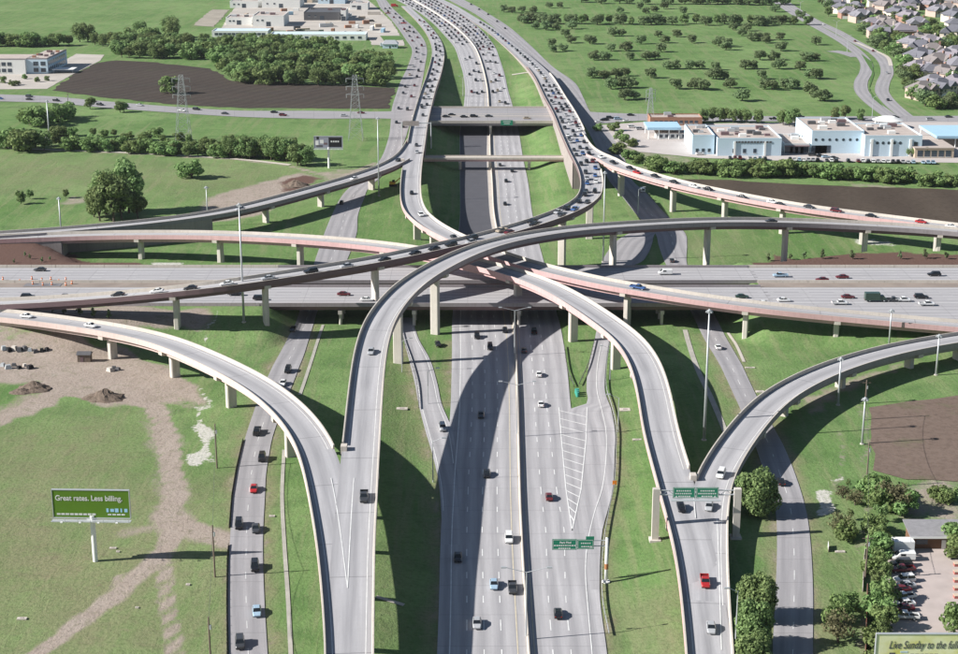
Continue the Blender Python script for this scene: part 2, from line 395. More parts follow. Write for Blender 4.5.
c = k.mix(c, (0.235, 0.205, 0.135), k.ramp(n6, [(0.62, 0.0), (0.74, 0.6)]))
c = k.mix(c, (0.035, 0.075, 0.024), k.ramp(n6, [(0.24, 0.65), (0.36, 0.0)]))
c = k.mix(c, (0.235, 0.215, 0.130), k.math('MULTIPLY', a.outputs['Alpha'], k.ramp(n2, [(0.3, 0.35), (0.58, 1.0)])))
c = k.mix(c, (0.15, 0.115, 0.085), k.math('MULTIPLY', a.outputs['Alpha'], k.ramp(k.noise(k.geo((0.55, 1, 1)), 0.16, 6, 0.72, 2.0), [(0.52, 0.0), (0.72, 0.75)])))
c = k.mix(c, (0.055, 0.098, 0.032), k.ramp(n3, [(0.46, 0.0), (0.8, 0.7)]))
def eatn(ch, lo=0.30, hi=0.62):                # soil breaks up against the grass
    v = k.math('ADD', ch, k.math('MULTIPLY_ADD', k.math('ADD', k.math('ADD', n2, n3), n6), 0.6, -0.9))
    return k.ramp(v, [(lo, 0.0), (hi, 1.0)])
dirt = k.mix((0.25, 0.20, 0.165), (0.40, 0.345, 0.295), n2)
dirt = k.mix(dirt, (0.16, 0.13, 0.10), k.ramp(n3, [(0.5, 0.0), (0.8, 0.8)]))
dirt = k.mix(dirt, (0.14, 0.145, 0.08), k.ramp(n6, [(0.52, 0.0), (0.72, 0.6)]))
c = k.mix(c, dirt, eatn(sp.outputs[0]))
mul = k.mix((0.085, 0.05, 0.04), (0.16, 0.10, 0.08), n3)
c = k.mix(c, mul, eatn(sp.outputs[1]))
pal = k.mix((0.34, 0.33, 0.28), (0.60, 0.585, 0.53), n3)
c = k.mix(c, pal, k.math('MULTIPLY', eatn(sp.outputs[2], 0.48, 0.60), k.ramp(n3, [(0.25, 0.45), (0.5, 1.0)])))
k.color(c); k.bump(k.math('ADD', n3, n4), 0.35, 0.55)
me.materials.append(k.m)
ground = link(bpy.data.objects.new('ground', me)); tag(ground, 'green and dry grassland with bare soil under the whole interchange', kind='structure')

# ------------------------------------------------------------------ draped sheets and ground-level roads
ROADS = {}
def drape(name, label, left, right, mat, off=0.10, step=5.0, nx=6, keep=True, kind='structure'):
    """left/right: matching lists of world points (Vectors)."""
    n = len(left)
    L = crom([(p.x, p.y, q.x, q.y) for p, q in zip(left, right)], step)
    mb = MB(); vs, uvs, s = [], [], 0.0
    prev = None
    for r in L:
        c_ = ((r[0] + r[2]) / 2, (r[1] + r[3]) / 2)
        if prev: s += math.hypot(c_[0] - prev[0], c_[1] - prev[1])
        prev = c_; wd = math.hypot(r[2] - r[0], r[3] - r[1])
        for j in range(nx + 1):
            t = j / nx; x, y = r[0] + (r[2] - r[0]) * t, r[1] + (r[3] - r[1]) * t
            vs.append((x, y, zg(x, y) + off)); uvs.append((t * wd, s))
    fs = [(i * (nx + 1) + j, i * (nx + 1) + j + 1, (i + 1) * (nx + 1) + j + 1, (i + 1) * (nx + 1) + j) for i in range(len(L) - 1) for j in range(nx)]
    mb.add(vs, fs, 0, uvs)
    me_ = mb.mesh(name, mat)
    # make sure it faces up
    if me_.polygons[0].normal.z < 0: me_.flip_normals()
    o = link(bpy.data.objects.new(name, me_)); tag(o, label, kind=kind)
    if keep: ROADS[keep if isinstance(keep, str) else name] = ('drape', L, off)
    return o
def rows(lst):                                  # (y, lx, rx) or (lx, ly, rx, ry) in photo pixels
    l_, r_ = [], []
    for q in lst:
        if len(q) == 3: l_.append(G(q[1], q[0])); r_.append(G(q[2], q[0]))
        else: l_.append(G(q[0], q[1])); r_.append(G(q[2], q[3]))
    return l_, r_
def strip(mb, pts, wd, dz=0.0):                 # painted line through 3D points
    for a_, b_ in zip(pts[:-1], pts[1:]):
        d = Vector((b_[0] - a_[0], b_[1] - a_[1], 0)); 
        if d.length < 1e-4: continue
        d.normalize(); n_ = Vector((-d.y, d.x, 0)) * wd / 2
        a3, b3 = Vector(a_), Vector(b_); a3.z += dz; b3.z += dz
        mb.add([a3 - n_, b3 - n_, b3 + n_, a3 + n_], [(0, 1, 2, 3)])
def lane_lines(parent, key, specs, wd=0.2):
    """specs: (fraction across, 'dash'|'solid', colour key, i0 frac, i1 frac)"""
    kind, L, off = ROADS[key]
    groups = {}
    for t, st, ck, f0, f1 in specs:
        mb = groups.setdefault(ck, MB())
        pts = []
        for r in L[int(f0 * (len(L) - 1)):int(f1 * (len(L) - 1)) + 1]:
            x, y = r[0] + (r[2] - r[0]) * t, r[1] + (r[3] - r[1]) * t
            pts.append(Vector((x, y, zg(x, y) + off + 0.03)))
        if st == 'solid': strip(mb, pts, wd)
        else:
            fine = []; acc = 0.0
            for a_, b_ in zip(pts[:-1], pts[1:]):
                n_ = max(1, int((b_ - a_).length / 1.5))
                fine += [a_.lerp(b_, q / n_) for q in range(n_)]
            for a_, b_ in zip(fine[:-1], fine[1:]):
                if acc % 12.2 < 3.6: strip(mb, [a_, b_], wd)
                acc += (b_ - a_).length
    for ck, mb in groups.items():
        o = mb.build('lane_marking', M[ck], parent)
MAIN = [(760,429,537,543,618),(720,433,532,537,612),(654,437,527,531,607),(600,439,523.5,527.5,600),(560,440,521,525,600),(530,441,519.5,523.5,600),(500,443,518.2,522.2,590),(470,445,517.4,521.4,583),(440,448,516.7,520.7,577),(408,450.5,516,520,571),
 (377,451.5,515,519,568),(347,452,513.5,517.5,564),(325,452,511,516,560),(300,454,507,512.5,553),(270,456,502,508,546),(240,458,495,503,538),(215,460,490,498.5,532.5),(182,460,488,496.5,528),(158,460,487,494,523),
 (131,460,487.5,492,518.6),(104,464,487.5,489.7,512),(90,465,486.5,488.5,508),(74,463,483.5,485.3,504.5),(60,459,479.5,481.2,500),(47,454,473.5,475.2,495),(34,443,462,463.6,485),(23.6,433,449.5,451,474),(12,418,432.5,434,458),(0,396,412,413.5,436),(-12,372,392,396,418),(-30,330,350,354,378)]
l_, r_ = rows([(y, a, b) for y, a, b, c_, d_ in MAIN])
mainL = drape('freeway_carriageway', 'concrete southbound half of the main freeway, left of the median wall', l_, r_, M['concrete_road'], 0.12, keep='mainL', nx=8)
l2_, r2_ = rows([(y, c_, d_) for y, a, b, c_, d_ in MAIN])
mainR = drape('freeway_carriageway', 'concrete northbound half of the main freeway, right of the median wall', l2_, r2_, M['concrete_road'], 0.12, keep='mainR', nx=8)
drape('median_strip', 'narrow cream median strip of the main freeway', r_, l2_, flat('median_concrete_strip', (0.45, 0.41, 0.36), 0.9, 0.2, 0.3), 0.10, keep='median', nx=1)
lane_lines(mainL, 'mainL', [(0.33, 'dash', 'white_line', 0, 1), (0.525, 'dash', 'white_line', 0, 1), (0.72, 'dash', 'white_line', 0, 1), (0.14, 'solid', 'white_line', 0, 1), (0.90, 'solid', 'yellow_line', 0, 1)], 0.24)
lane_lines(mainR, 'mainR', [(0.29, 'dash', 'white_line', 0, 1), (0.53, 'dash', 'white_line', 0, 1) , (0.05, 'solid', 'yellow_line', 0, 1), (0.88, 'solid', 'white_line', 0.36, 1)], 0.24)
l_, r_ = rows([(250,457.5,495.5),(240,458.3,494),(215,460.3,489.5),(182,460.3,487.5),(158,460.3,486.5),(131,460.3,487),(118,462,487)])
drape('asphalt_overlay', 'dark new asphalt on the far left lanes of the main freeway', l_, r_, flat('new_asphalt', (0.085, 0.085, 0.095), 0.85, 0.2, 0.2), 0.16, keep=None, nx=4)
l_, r_ = rows([(318,398,412),(325,400,414),(340,403.5,419),(360,409,430),(385,415,437.5),(404,418.5,441.5),(430,425,452),(457,433,456),(485,439,458),(520,441.5,460),(545,441.5,461)])
ex = drape('exit_ramp', 'exit ramp joining the freeway left of the median, beside the chain fence', l_, r_, M['concrete_road'], 0.135, keep='exitL')
lane_lines(ex, 'exitL', [(0.12, 'solid', 'white_line', 0, 0.9), (0.85, 'solid', 'white_line', 0.1, 0.75)])
l_, r_ = rows([(318,599,613),(328,597,611),(343,594,609),(360,590,606.5),(377,587,605),(392,586.5,605),(404,586.5,609),(409,571,611),(432,573,615),(457,575.5,614.5),(487,578,613),(510,581,608),(530,584,602.5),(560,588,600),(590,590,599.5)])
on = drape('entrance_ramp', 'entrance ramp with hatched gore joining the right side of the freeway', l_, r_, M['concrete_road'], 0.135, keep='onR')
# hatched gore, stripe by stripe
def gpt(x, y, dz): p = G(x, y); p.z = zg(p.x, p.y) + dz; return p
gl = [(559,408),(561.5,440),(566,490),(572,531)]; gr = [(587,408),(586,440),(581,490),(572,531)]
mb = MB(); strip(mb, [gpt(x, y, 0.18) for x, y in gl], 0.28); strip(mb, [gpt(x, y, 0.18) for x, y in gr], 0.28); mb.build('gore_edge_line', M['white_line'], on)
mb = MB(); q_ = crom([tuple(gpt(x, y, 0.18)) for x, y in [(595,690),(592,654),(588,610),(585.5,575),(587,548),(594,515),(602,490),(606,460),(606,432),(601.5,410),(597,392),(597,370),(601,345)]], 4.0); strip(mb, [gpt(*pix(p_), 0.18) for p_ in q_], 0.22); mb.build('edge_line', M['white_line'], on)
for y in np.arange(411, 516, 8.0):
    xa = np.interp(y, [q[1] for q in gl], [q[0] for q in gl]); yb = y + 6.5; xb = np.interp(yb, [q[1] for q in gr], [q[0] for q in gr])
    mb = MB(); strip(mb, [gpt(xa, y, 0.17), gpt((xa + xb) / 2, (y + yb) / 2, 0.17), gpt(xb, yb, 0.17)], 0.34); mb.build('stripe', M['white_line'], on)
FL = [(760,236,278),(700,231,271),(654,229,267.6),(590,228,264),(540,230,263),(495,233,265),(475,236.5,266),(455,240.5,269),(437,245.5,272.6),(400,258,286),(381,266,294),(355,279,304),(342,286,308),(327,294,312.7),(310,300,318),(290,307,326),(264,314,345),(245,320.5,353),(231.7,325,357),(215,332,358),(199,340,364),(189,348,368),(175,366,383),(160,380,395),(140,388,405),(130,390,408),(108,392,415),(95,396,419),(83,400,422),(66,408,425),(50,412,427),(40,406,424),(27.6,397.5,414),(17,389,402),(7.5,380,392),(0,376,386),(-15,360,370)]
l_, r_ = rows(FL)
fl = drape('frontage_road', 'left frontage road running beside the building-site field', l_, r_, M['street'], 0.11, keep='frontL')
lane_lines(fl, 'frontL', [(0.5, 'dash', 'white_line', 0, 1)], 0.15)
FR = [(760,771,815),(700,772,814),(650,772.6,813),(590,775.6,813),(545,777,810.7),(515,776,807),(497,773,802.5),(477,765.6,796),(447,755.6,784),(410,740.6,763.5),(389,731,753),(362,718,740),(337,703,725.5),(310,690,712),(285,677,697),(264,665.5,687),(245,658.5,687),(234,655.5,685.5),(216.6,638,668),(194,620,647),(179,608,631),(160,602,625),(135,590,611),(113,577,591),(97,565,583),(83,555,575),(67,537,553),(46,515,531),(27,493,509),(14,475,489),(5,458,474),(-4,440,455),(-15,415,428)]
l_, r_ = rows(FR)
fr = drape('frontage_road', 'right frontage road passing under the curved ramps', l_, r_, M['street'], 0.11, keep='frontR')
lane_lines(fr, 'frontR', [(0.5, 'dash', 'white_line', 0, 1)], 0.16)
l_, r_ = rows([(600,269,624,269),(602,262,640,263),(609,250,648,254),(621,238,652,244),(640,229,655,234),(655,222,664,226)])
drape('turnaround_road', 'short curved turnaround road between the freeway and right frontage road', l_, r_, M['street'], 0.14, keep='uturn')
l_, r_ = rows([(97,-60,-60),(97,-60,-60)]) if False else ([], [])
CRL = [(-80,91,-80,99),(0,94.5,0,101.5),(50,96.5,50,103),(100,101,100,107.5),(175,107,175,113),(240,110.8,240,117),(310,111,310,118.8),(392,111.5,392,119),(432,108,432,123)]
l_, r_ = rows(CRL)
cl = drape('cross_street', 'far cross street running past the ploughed field on the left', l_, r_, M['street'], 0.15, keep='crossL')
l_, r_ = rows([(560,108,560,124),(590,112,590,124.5),(640,114,640,121),(720,116,720,121.5),(800,116.5,800,121.5),(870,116.5,870,122),(958,116,958,122),(1080,115,1080,121)])
drape('cross_street', 'far cross street running behind the pale blue stores on the right', l_, r_, M['street'], 0.15, keep='crossR')
l_, r_ = rows([(0,108.5,50,108),(20,112,62,107.5),(-30,121,0,115)]) if False else ([], [])
# winding arterial at the upper right
def px_road(name, label, pts, wd, mat, off, key):
    l_, r_ = [], []
    w_ = [G(*p) for p in pts]
    for i, p in enumerate(w_):
        a_ = w_[max(i - 1, 0)]; b_ = w_[min(i + 1, len(w_) - 1)]
        d = Vector((b_.x - a_.x, b_.y - a_.y, 0)).normalized(); n_ = Vector((-d.y, d.x, 0)) * (wd[i] if isinstance(wd, list) else wd) / 2
        l_.append(p + n_); r_.append(p - n_)
    return drape(name, label, l_, r_, mat, off, keep=key, nx=3)
px_road('arterial_road', 'winding two-way arterial road by the houses, right lanes', [(750,-18),(776,-4),(795,9),(815,21),(838,32),(855,42),(872,51),(884,62),(887,73),(883,83),(882,92),(889,102),(900,112),(912,121)], 9, M['street'], 0.14, 'artR')
px_road('arterial_road', 'winding two-way arterial road by the houses, left lanes', [(742,-18),(768,-4),(787,9),(806,21),(828,33),(845,43),(858,53),(866,63),(866,72),(861,82),(862,92),(871,102),(884,112),(897,121)], 9, M['street'], 0.18, 'artL')
px_road('side_driveway', 'short driveway branching off the winding arterial road', [(832,51),(845,53),(858,57)], 12, M['street'], 0.10, None)
px_road('garden_wall_path', 'pale path along the back of the housing lots', [(855,42),(873,50),(887,57),(891,66)], 3, M['cream'], 0.2, None)
px_road('pale_track', 'pale straight service path across the left meadow', [(-20,146),(30,149),(120,152.5),(240,159.5),(290,165)], 3.2, M['cream'], 0.12, None)
px_road('footpath', 'thin concrete path on the grass beside the left frontage road', [(291,660),(288,600),(284,540),(282,495),(284,450)], 0.9, M['strip'], 0.10, None)
px_road('footpath', 'pale drainage channel climbing the grass left of the tallest ramp', [(300,395),(310,365),(318,340),(323,325)], 1.0, M['strip'], 0.10, None)
px_road('footpath', 'pale drainage channel on the shaded grass beside the right frontage road', [(735,470),(728,440),(712,400),(697,368),(685,330)], 1.6, M['strip'], 0.10, None)
px_road('footpath', 'thin pale kerb line on the grass left of the right frontage road bank', [(744,362),(735,343),(728,333)], 1.0, M['cream'], 0.10, None)
px_road('drain_channel', 'pale concrete drain running down from the merged ramp', [(376,597),(404,605.5)], 1.3, M['cream'], 0.15, None)
px_road('drain_channel', 'pale concrete channel on the grass slope at far right of the freeway', [(512,75),(530,72.5)], 4, M['cream'], 0.2, None)
# patches with their own ground
def patch(name, label, px, mat, off=0.12, kind='structure', wobble=0.0, res=None):
    import bmesh
    w_ = [G(*p) for p in px]
    ring = []
    for a_, b_ in zip(w_, w_[1:] + w_[:1]):
        n_ = max(1, int((b_ - a_).length / 6))
        for q in range(n_):
            p = a_.lerp(b_, q / n_)
            ring.append((p.x + random.uniform(-1, 1) * wobble, p.y + random.uniform(-1, 1) * wobble, 0))
    bm = bmesh.new(); vs = [bm.verts.new(q) for q in ring]; bm.faces.new(vs)
    bmesh.ops.triangulate(bm, faces=bm.faces[:])
    x0 = min(q[0] for q in ring); x1 = max(q[0] for q in ring); y0 = min(q[1] for q in ring); y1 = max(q[1] for q in ring)
    rs = res or max(6.0, max(x1 - x0, y1 - y0) / 40)
    for ax, lo, hi in ((0, x0, x1), (1, y0, y1)):
        t = lo + rs
        while t < hi:
            co = (t, 0, 0) if ax == 0 else (0, t, 0); no = (1, 0, 0) if ax == 0 else (0, 1, 0)
            bmesh.ops.bisect_plane(bm, geom=bm.verts[:] + bm.edges[:] + bm.faces[:], plane_co=co, plane_no=no); t += rs
    for v in bm.verts: v.co.z = zg(v.co.x, v.co.y) + off
    bmesh.ops.recalc_face_normals(bm, faces=bm.faces[:])
    m_ = bpy.data.meshes.new(name); bm.to_mesh(m_); bm.free(); m_.materials.append(mat)
    if m_.polygons[0].normal.z < 0: m_.flip_normals()
    return tag(link(bpy.data.objects.new(name, m_)), label, kind=kind)
def plough(name, c0, c1, ang, period, grassy=0.0):
    k = NT(name, 0.95, 0.05); g = k.geo()
    mp = k.n('ShaderNodeMapping'); mp.inputs['Rotation'].default_value = (0, 0, ang); k.l(g, mp.inputs[0])
    wv = k.n('ShaderNodeTexWave', wave_type='BANDS', bands_direction='X'); wv.inputs['Scale'].default_value = 1.0 / period; wv.inputs['Distortion'].default_value = 5.0; wv.inputs['Detail'].default_value = 3
    k.l(mp.outputs[0], wv.inputs[0])
    n1 = k.noise(g, 0.02, 4); n2 = k.noise(g, 0.5, 5, 0.7)
    c = k.mix(c0, c1, k.math('MULTIPLY_ADD', wv.outputs['Fac'], 0.35, k.math('MULTIPLY', n1, 0.6)))
    c = k.mix(c, tuple(q * 0.6 for q in c0), k.ramp(n2, [(0.45, 0.0), (0.8, 0.7)]))
    if grassy: c = k.mix(c, (0.09, 0.12, 0.045), k.ramp(k.noise(g, 0.05, 5, 0.7), [(0.55, 0.0), (0.7, grassy)]))
    return k.color(c).bump(n2, 0.3, 0.5).m
patch('ploughed_field', 'dark ploughed field behind the far cross street on the left', [(52,90.5),(72,76),(96,63),(115,60.5),(150,62),(206,68),(222,74),(230,81),(300,84),(396,88),(388,109),(240,108),(172,104.5),(100,97)], plough('ploughed_dark', (0.046, 0.038, 0.033), (0.088, 0.072, 0.060), 0.5, 30, 0.15), wobble=1.5)
patch('ploughed_field', 'dark brown ploughed field below the blue stores on the right', [(640,177),(700,179.5),(760,182),(830,186),(958,190),(1050,193),(1050,238),(958,230),(870,215),(780,203),(700,190)], plough('ploughed_brown', (0.056, 0.044, 0.035), (0.098, 0.078, 0.060), 0.1, 90), wobble=1.5)
patch('ploughed_field', 'grey-brown tilled plot beside the utility poles at lower right', [(870,408),(905,402),(958,396),(1010,390),(1010,482),(958,481),(905,479),(874,470)], plough('ploughed_grey', (0.125, 0.09, 0.072), (0.215, 0.165, 0.135), 1.45, 2.6, 0.5), wobble=0.6)
M['lot'] = flat('parking_concrete', (0.44, 0.40, 0.375), 0.9, 0.12, 0.15)
M['lotpale'] = flat('pale_yard_concrete', (0.42, 0.385, 0.34), 0.9, 0.3, 0.06)
patch('parking_lot', 'pale car park in front of the pale blue stores', [(592,126),(645,122),(700,124),(800,122),(958,122),(1040,122),(1040,163),(958,163),(900,162),(800,161.5),(700,158),(640,152),(608,140)], M['lot'], 0.10, wobble=0.3)
patch('parking_lot', 'pale car park beside the two-storey office at far left', [(-60,73),(47,72),(50,66),(62,62),(76,54),(104,55),(100,61),(70,76),(47,89),(-60,90)], M['lotpale'], 0.12, wobble=0.3)
patch('yard', 'pale concrete works yard at the top left of the freeway', [(222,28),(228,16),(238,4),(250,-14),(350,-14),(374,5),(392,22),(404,42),(404,46),(372,45),(366,33),(300,31),(250,30)], M['lotpale'], 0.12, wobble=0.6)
patch('bare_plot', 'tan fenced plot left of the works yard', [(193,25.5),(212,9.5),(229,10),(214,27)], flat('tan_plot', (0.30, 0.27, 0.22), 0.95, 0.35, 0.08), 0.14, wobble=1.0)
patch('parking_lot', 'grey gravel lot with parked cars at the lower right', [(886,545),(920,540),(990,535),(1010,700),(880,700),(884,600)], flat('gravel_lot', (0.42, 0.36, 0.33), 0.95, 0.2, 0.3), 0.10, wobble=0.3)
patch('grass_plot', 'small green lawn between yard and left frontage road', [(380,36),(400,36),(404,40),(384,41)], flat('lawn', (0.08, 0.16, 0.04), 0.95, 0.2, 0.2), 0.2)
patch('median_island', 'green grass island between the arms of the winding road', [(861,54),(872,62),(874,75),(869,90),(884,108),(872,98),(869,86),(872,72)], flat('island_grass', (0.075, 0.15, 0.04), 0.95, 0.2, 0.2), 0.24)

# ------------------------------------------------------------------ flyover ramps
def centre(ctrl, step=4.0):
    """ctrl: (px, py, z[, width]) -> samples x, y, z, w"""
    pts = []
    for q in ctrl:
        p = P(q[0], q[1], q[2]); pts.append((p.x, p.y, q[2], q[3] if len(q) > 3 else 9.2))
    S = crom(pts, step)
    # light smoothing so that hand-picked points do not wobble
    for _ in range(14):
        S[1:-1, :] = 0.25 * S[:-2, :] + 0.5 * S[1:-1, :] + 0.25 * S[2:, :]
    return S
def frames(S):
    T = np.gradient(S[:, :2], axis=0); T /= np.linalg.norm(T, axis=1)[:, None]
    return T, np.stack([-T[:, 1], T[:, 0]], 1)           # tangent, left normal
def nearest(S, px, py=None):
    best, bi = 1e18, 0
    for i, s in enumerate(S):
        u, v = pix(s[:3]); d = (u - px) ** 2 + ((v - py) ** 2 if py is not None else 0)
        if d < best: best, bi = d, i
    return bi
def sweep(S, N, prof, mi, i0=0, i1=None, uv=False, close=True):
    """prof(w) -> list of (lateral to the left, height); closed ring swept along"""
    i1 = len(S) - 1 if i1 is None else i1
    mb = MB(); vs, uvs, acc = [], [], 0.0
    n = len(prof(9.0))
    for i in range(i0, i1 + 1):
        if i > i0: acc += math.hypot(*(S[i, :2] - S[i - 1, :2]))
        for a, h in prof(S[i, 3]):
            vs.append((S[i, 0] + N[i, 0] * a, S[i, 1] + N[i, 1] * a, S[i, 2] + h)); uvs.append((a + 30.0, acc))
    fs, ms = [], []
    for i in range(i1 - i0):
        for j in range(n):
            k2 = (j + 1) % n
            fs.append((i * n + j, i * n + k2, (i + 1) * n + k2, (i + 1) * n + j)); ms.append(mi[j])
    fs.append(tuple(range(n - 1, -1, -1))); ms.append(mi[-1])
    fs.append(tuple((i1 - i0) * n + j for j in range(n))); ms.append(mi[-1])
    return mb.add(vs, fs, ms, uvs)
def meet(S, O, dz):
    for i in range(len(S)):
        d = np.hypot(O[:, 0] - S[i, 0], O[:, 1] - S[i, 1]); j = int(np.argmin(d))
        wt = float(sstep(((S[i, 3] + O[j, 3]) / 2 + 4.0 - d[j]) / 5.0))
        S[i, 2] = S[i, 2] * (1 - wt) + (O[j, 2] + dz) * wt
def flyover(key, label, ctrl, fascia, girder, piers, wall=None, lpar=(0, 1), rpar=(0, 1), dz=0.0, lines=True, deck_mat='ramp_road', dash=False, meets=None):
    S = centre(ctrl); S[:, 2] += dz
    if meets is not None: meet(S, meets, dz)
    T, N = frames(S)
    ROADS[key] = ('deck', S, T, N)
    n = len(S) - 1
    i_ = nearest(S, *piers[0]) if piers else n // 2
    root = thing('flyover', label, 'flyover', (S[i_, 0], S[i_, 1], zg(S[i_, 0], S[i_, 1])))
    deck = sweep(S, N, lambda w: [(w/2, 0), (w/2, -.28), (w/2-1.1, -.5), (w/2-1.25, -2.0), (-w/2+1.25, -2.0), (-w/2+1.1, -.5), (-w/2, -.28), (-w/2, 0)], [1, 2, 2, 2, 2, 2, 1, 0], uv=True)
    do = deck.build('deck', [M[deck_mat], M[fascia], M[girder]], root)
    for side, rngs in ((1, lpar), (-1, rpar)):
        for a, b in (rngs if isinstance(rngs, list) else [rngs]):
            ia, ib = (int(round(q * n)) if isinstance(q, (int, float)) else nearest(S, *q) for q in (a, b))
            if ib <= ia: continue
            pr = (lambda w, sg=side: [(sg*(w/2-.42), .004), (sg*(w/2-.26), 1.08), (sg*(w/2+.06), 1.08), (sg*(w/2+.06), -.62), (sg*(w/2-.03), -.62), (sg*(w/2-.03), .002)])
            p = sweep(S, N, pr, [0, 0, 1, 1, 1, 0], ia, ib)
            p.build('parapet', [M['cream'], M[fascia]], root)
    for q in piers:
        i = nearest(S, *q); x, y, z, w_ = S[i]; a = math.atan2(T[i, 1], T[i, 0])
        zb = zg(x, y) - 0.6; zc = z - 2.45
        if zc - zb < 1.2: continue
        mb = MB(); 
        cw, cl_ = 2.9, 1.7
        ca, sa = math.cos(a), math.sin(a)
        def R2(u, v, zz): return (x + u * ca - v * sa, y + u * sa + v * ca, zz)
        ch = 0.25
        ring = [(-cl_/2+ch, -cw/2), (cl_/2-ch, -cw/2), (cl_/2, -cw/2+ch), (cl_/2, cw/2-ch), (cl_/2-ch, cw/2), (-cl_/2+ch, cw/2), (-cl_/2, cw/2-ch), (-cl_/2, -cw/2+ch)]
        vs = [R2(u, v, zb) for u, v in ring] + [R2(u, v, zc) for u, v in ring]
        mb.add(vs, [(j, (j+1) % 8, 8+(j+1) % 8, 8+j) for j in range(8)] + [tuple(range(7, -1, -1)), tuple(range(8, 16))])
        po = mb.build('pier', M['pier'], root)
        mb = MB(); hw = w_/2 + 0.12
        pr = [(-hw, z-.72), (-hw, z-1.75), (-cw/2-.3, z-2.5), (cw/2+.3, z-2.5), (hw, z-1.75), (hw, z-.72)]
        vs = [R2(-cl_/2-.15, v, zz) for v, zz in pr] + [R2(cl_/2+.15, v, zz) for v, zz in pr]
        mb.add(vs, [(j, (j+1) % 6, 6+(j+1) % 6, 6+j) for j in range(6)] + [tuple(range(5, -1, -1)), tuple(range(6, 12))])
        c_ = mb.build('pier_cap', M['cream'], po, off=root.location)
    if wall:
        ia, ib = (nearest(S, *q) if q not in (0, 1) else q * n for q in wall)
        for side in (1, -1):
            mb = MB(); vs = []
            for i in range(ia, ib + 1):
                for lat, top in ((S[i, 3]/2 - .1, 1), (S[i, 3]/2 - .1, 0), (S[i, 3]/2 - .5, 0), (S[i, 3]/2 - .5, 1)):
                    xx, yy = S[i, 0] + N[i, 0] * side * lat, S[i, 1] + N[i, 1] * side * lat
                    vs.append((xx, yy, S[i, 2] - 0.3 if top else min(zg(xx, yy), S[i, 2] - .4) - 1.0))
            mb.add(vs, [(4*i+j, 4*i+(j+1) % 4, 4*(i+1)+(j+1) % 4, 4*(i+1)+j) for i in range(ib - ia) for j in range(4)])
            mb.build('retaining_wall', M['wall'], root)
        for i in (ia, ib):
            if i in (0, n): continue
            e0, e1 = (Vector((S[i, 0] + N[i, 0]*sg_*(S[i, 3]/2 - .55), S[i, 1] + N[i, 1]*sg_*(S[i, 3]/2 - .55), 0)) for sg_ in (1, -1)); m_ = (e0 + e1)/2; zb_ = min(zg(e0.x, e0.y), zg(e1.x, e1.y), zg(m_.x, m_.y)) - 1
            mb = MB(); mb.box((m_.x, m_.y, (zb_ + S[i, 2] - 2.05)/2), ((e1 - e0).length, .8, S[i, 2] - 2.05 - zb_), math.atan2((e1 - e0).y, (e1 - e0).x)); mb.build('abutment', M['wall'], root)
    if lines:
        for lat, mk in ((0.5, 'white_line'), (-0.5, 'yellow_line')):
            rg_ = lpar if lat > 0 else rpar
            for a, b in (rg_ if isinstance(rg_, list) else [rg_]):
                ia, ib = (int(round(q * n)) if isinstance(q, (int, float)) else nearest(S, *q) for q in (a, b))
                mb = MB(); strip(mb, [(S[i, 0] + N[i, 0] * (S[i, 3] * lat - math.copysign(1.5, lat)), S[i, 1] + N[i, 1] * (S[i, 3] * lat - math.copysign(1.5, lat)), S[i, 2] + .025) for i in range(ia, ib + 1)], 0.18)
                mb.build('edge_line', M['white_line'], root)
    if dash:
        for fr_ in dash:
            mb = MB()
            for i in range(0, n, 3):
                strip(mb, [(S[j, 0] + N[j, 0] * S[j, 3] * fr_, S[j, 1] + N[j, 1] * S[j, 3] * fr_, S[j, 2] + .025) for j in (i, i + 1)], 0.2)
            mb.build('lane_marking', M['white_line'], root)
    return root, S
B_ = [(1040,241,12.8),(1000,236.5,13.2),(940,230.5,14),(865,226,15.2),(786,222.8,17),(708,222.3,19),(640,225.5,20.5),(560,232,21.8),(500,243,22.2),(470,253,22.2),(440,267,22),(412,284,21.5),(390,307,20.6),(378,326,19.8),(371,350,18.8),(366.8,380,17.4),(364,410,16),(361.7,440,14.8),(359,470,14.0),(357,500,13.2),(353.5,540,12.2),(351.5,590,11.2),(349.2,650,10),(347,720,9),(345,790,8)]
rootB, SB = flyover('B', 'tallest grey flyover sweeping from the right edge round to the bottom of the picture', B_, 'greyfascia', 'mauve',
    [(940,231),(865,226),(786,222),(708,222),(614,227),(434,270),(398,298),(359,470),(356,505),(352,555),(350,612),(348,690)], lpar=(0, 1), rpar=(0, (361, 447)))
G_ = [(-90,312,8.5),(-40,313,8.8),(0,315.5,9.2),(94,327.5,10.3),(160,341,11.3),(200,357,12),(236,374,12.8),(265,391,13.4),(295,417,14.2),(314,444,14.6),(323,470,14.0),(329.5,500,13.2),(337.5,540,12.2),(344,590,11.2),(349.5,650,10),(351,720,9),(352,790,8)]
rootG, SG = flyover('G', 'cream curved ramp coming from the left edge and joining at the bottom', G_, 'palepink', 'palepink',
    [(35,318),(110,330),(172,345),(232,372),(291,413)], lpar=(0, (319, 452)), rpar=(0, 1), dz=-0.03, meets=SB)
E_ = [(-120,243,7.9),(-60,241,8),(0,239.3,8.2),(65,236.7,8.6),(120,235.3,9.5),(200,235.3,11),(240,236.5,11.8),(300,239.5,13),(360,244.3,13.8),(400,249,14.2),(430,254,14.4),(460,260.5,14.5),(490,268,14.5),(512,274,14.4),(532.6,280.5,14.3),(569,298,13.7),(600,319,12.8),(628,339,12),(644,362,11.2),(653.5,392,10.3),(661,435,8.8),(669,462,7.6),(680,500,6.0),(694,547,4.7),(702.5,595,4.0),(709,650,3.5),(716,720,3.1),(722,790,2.9)]
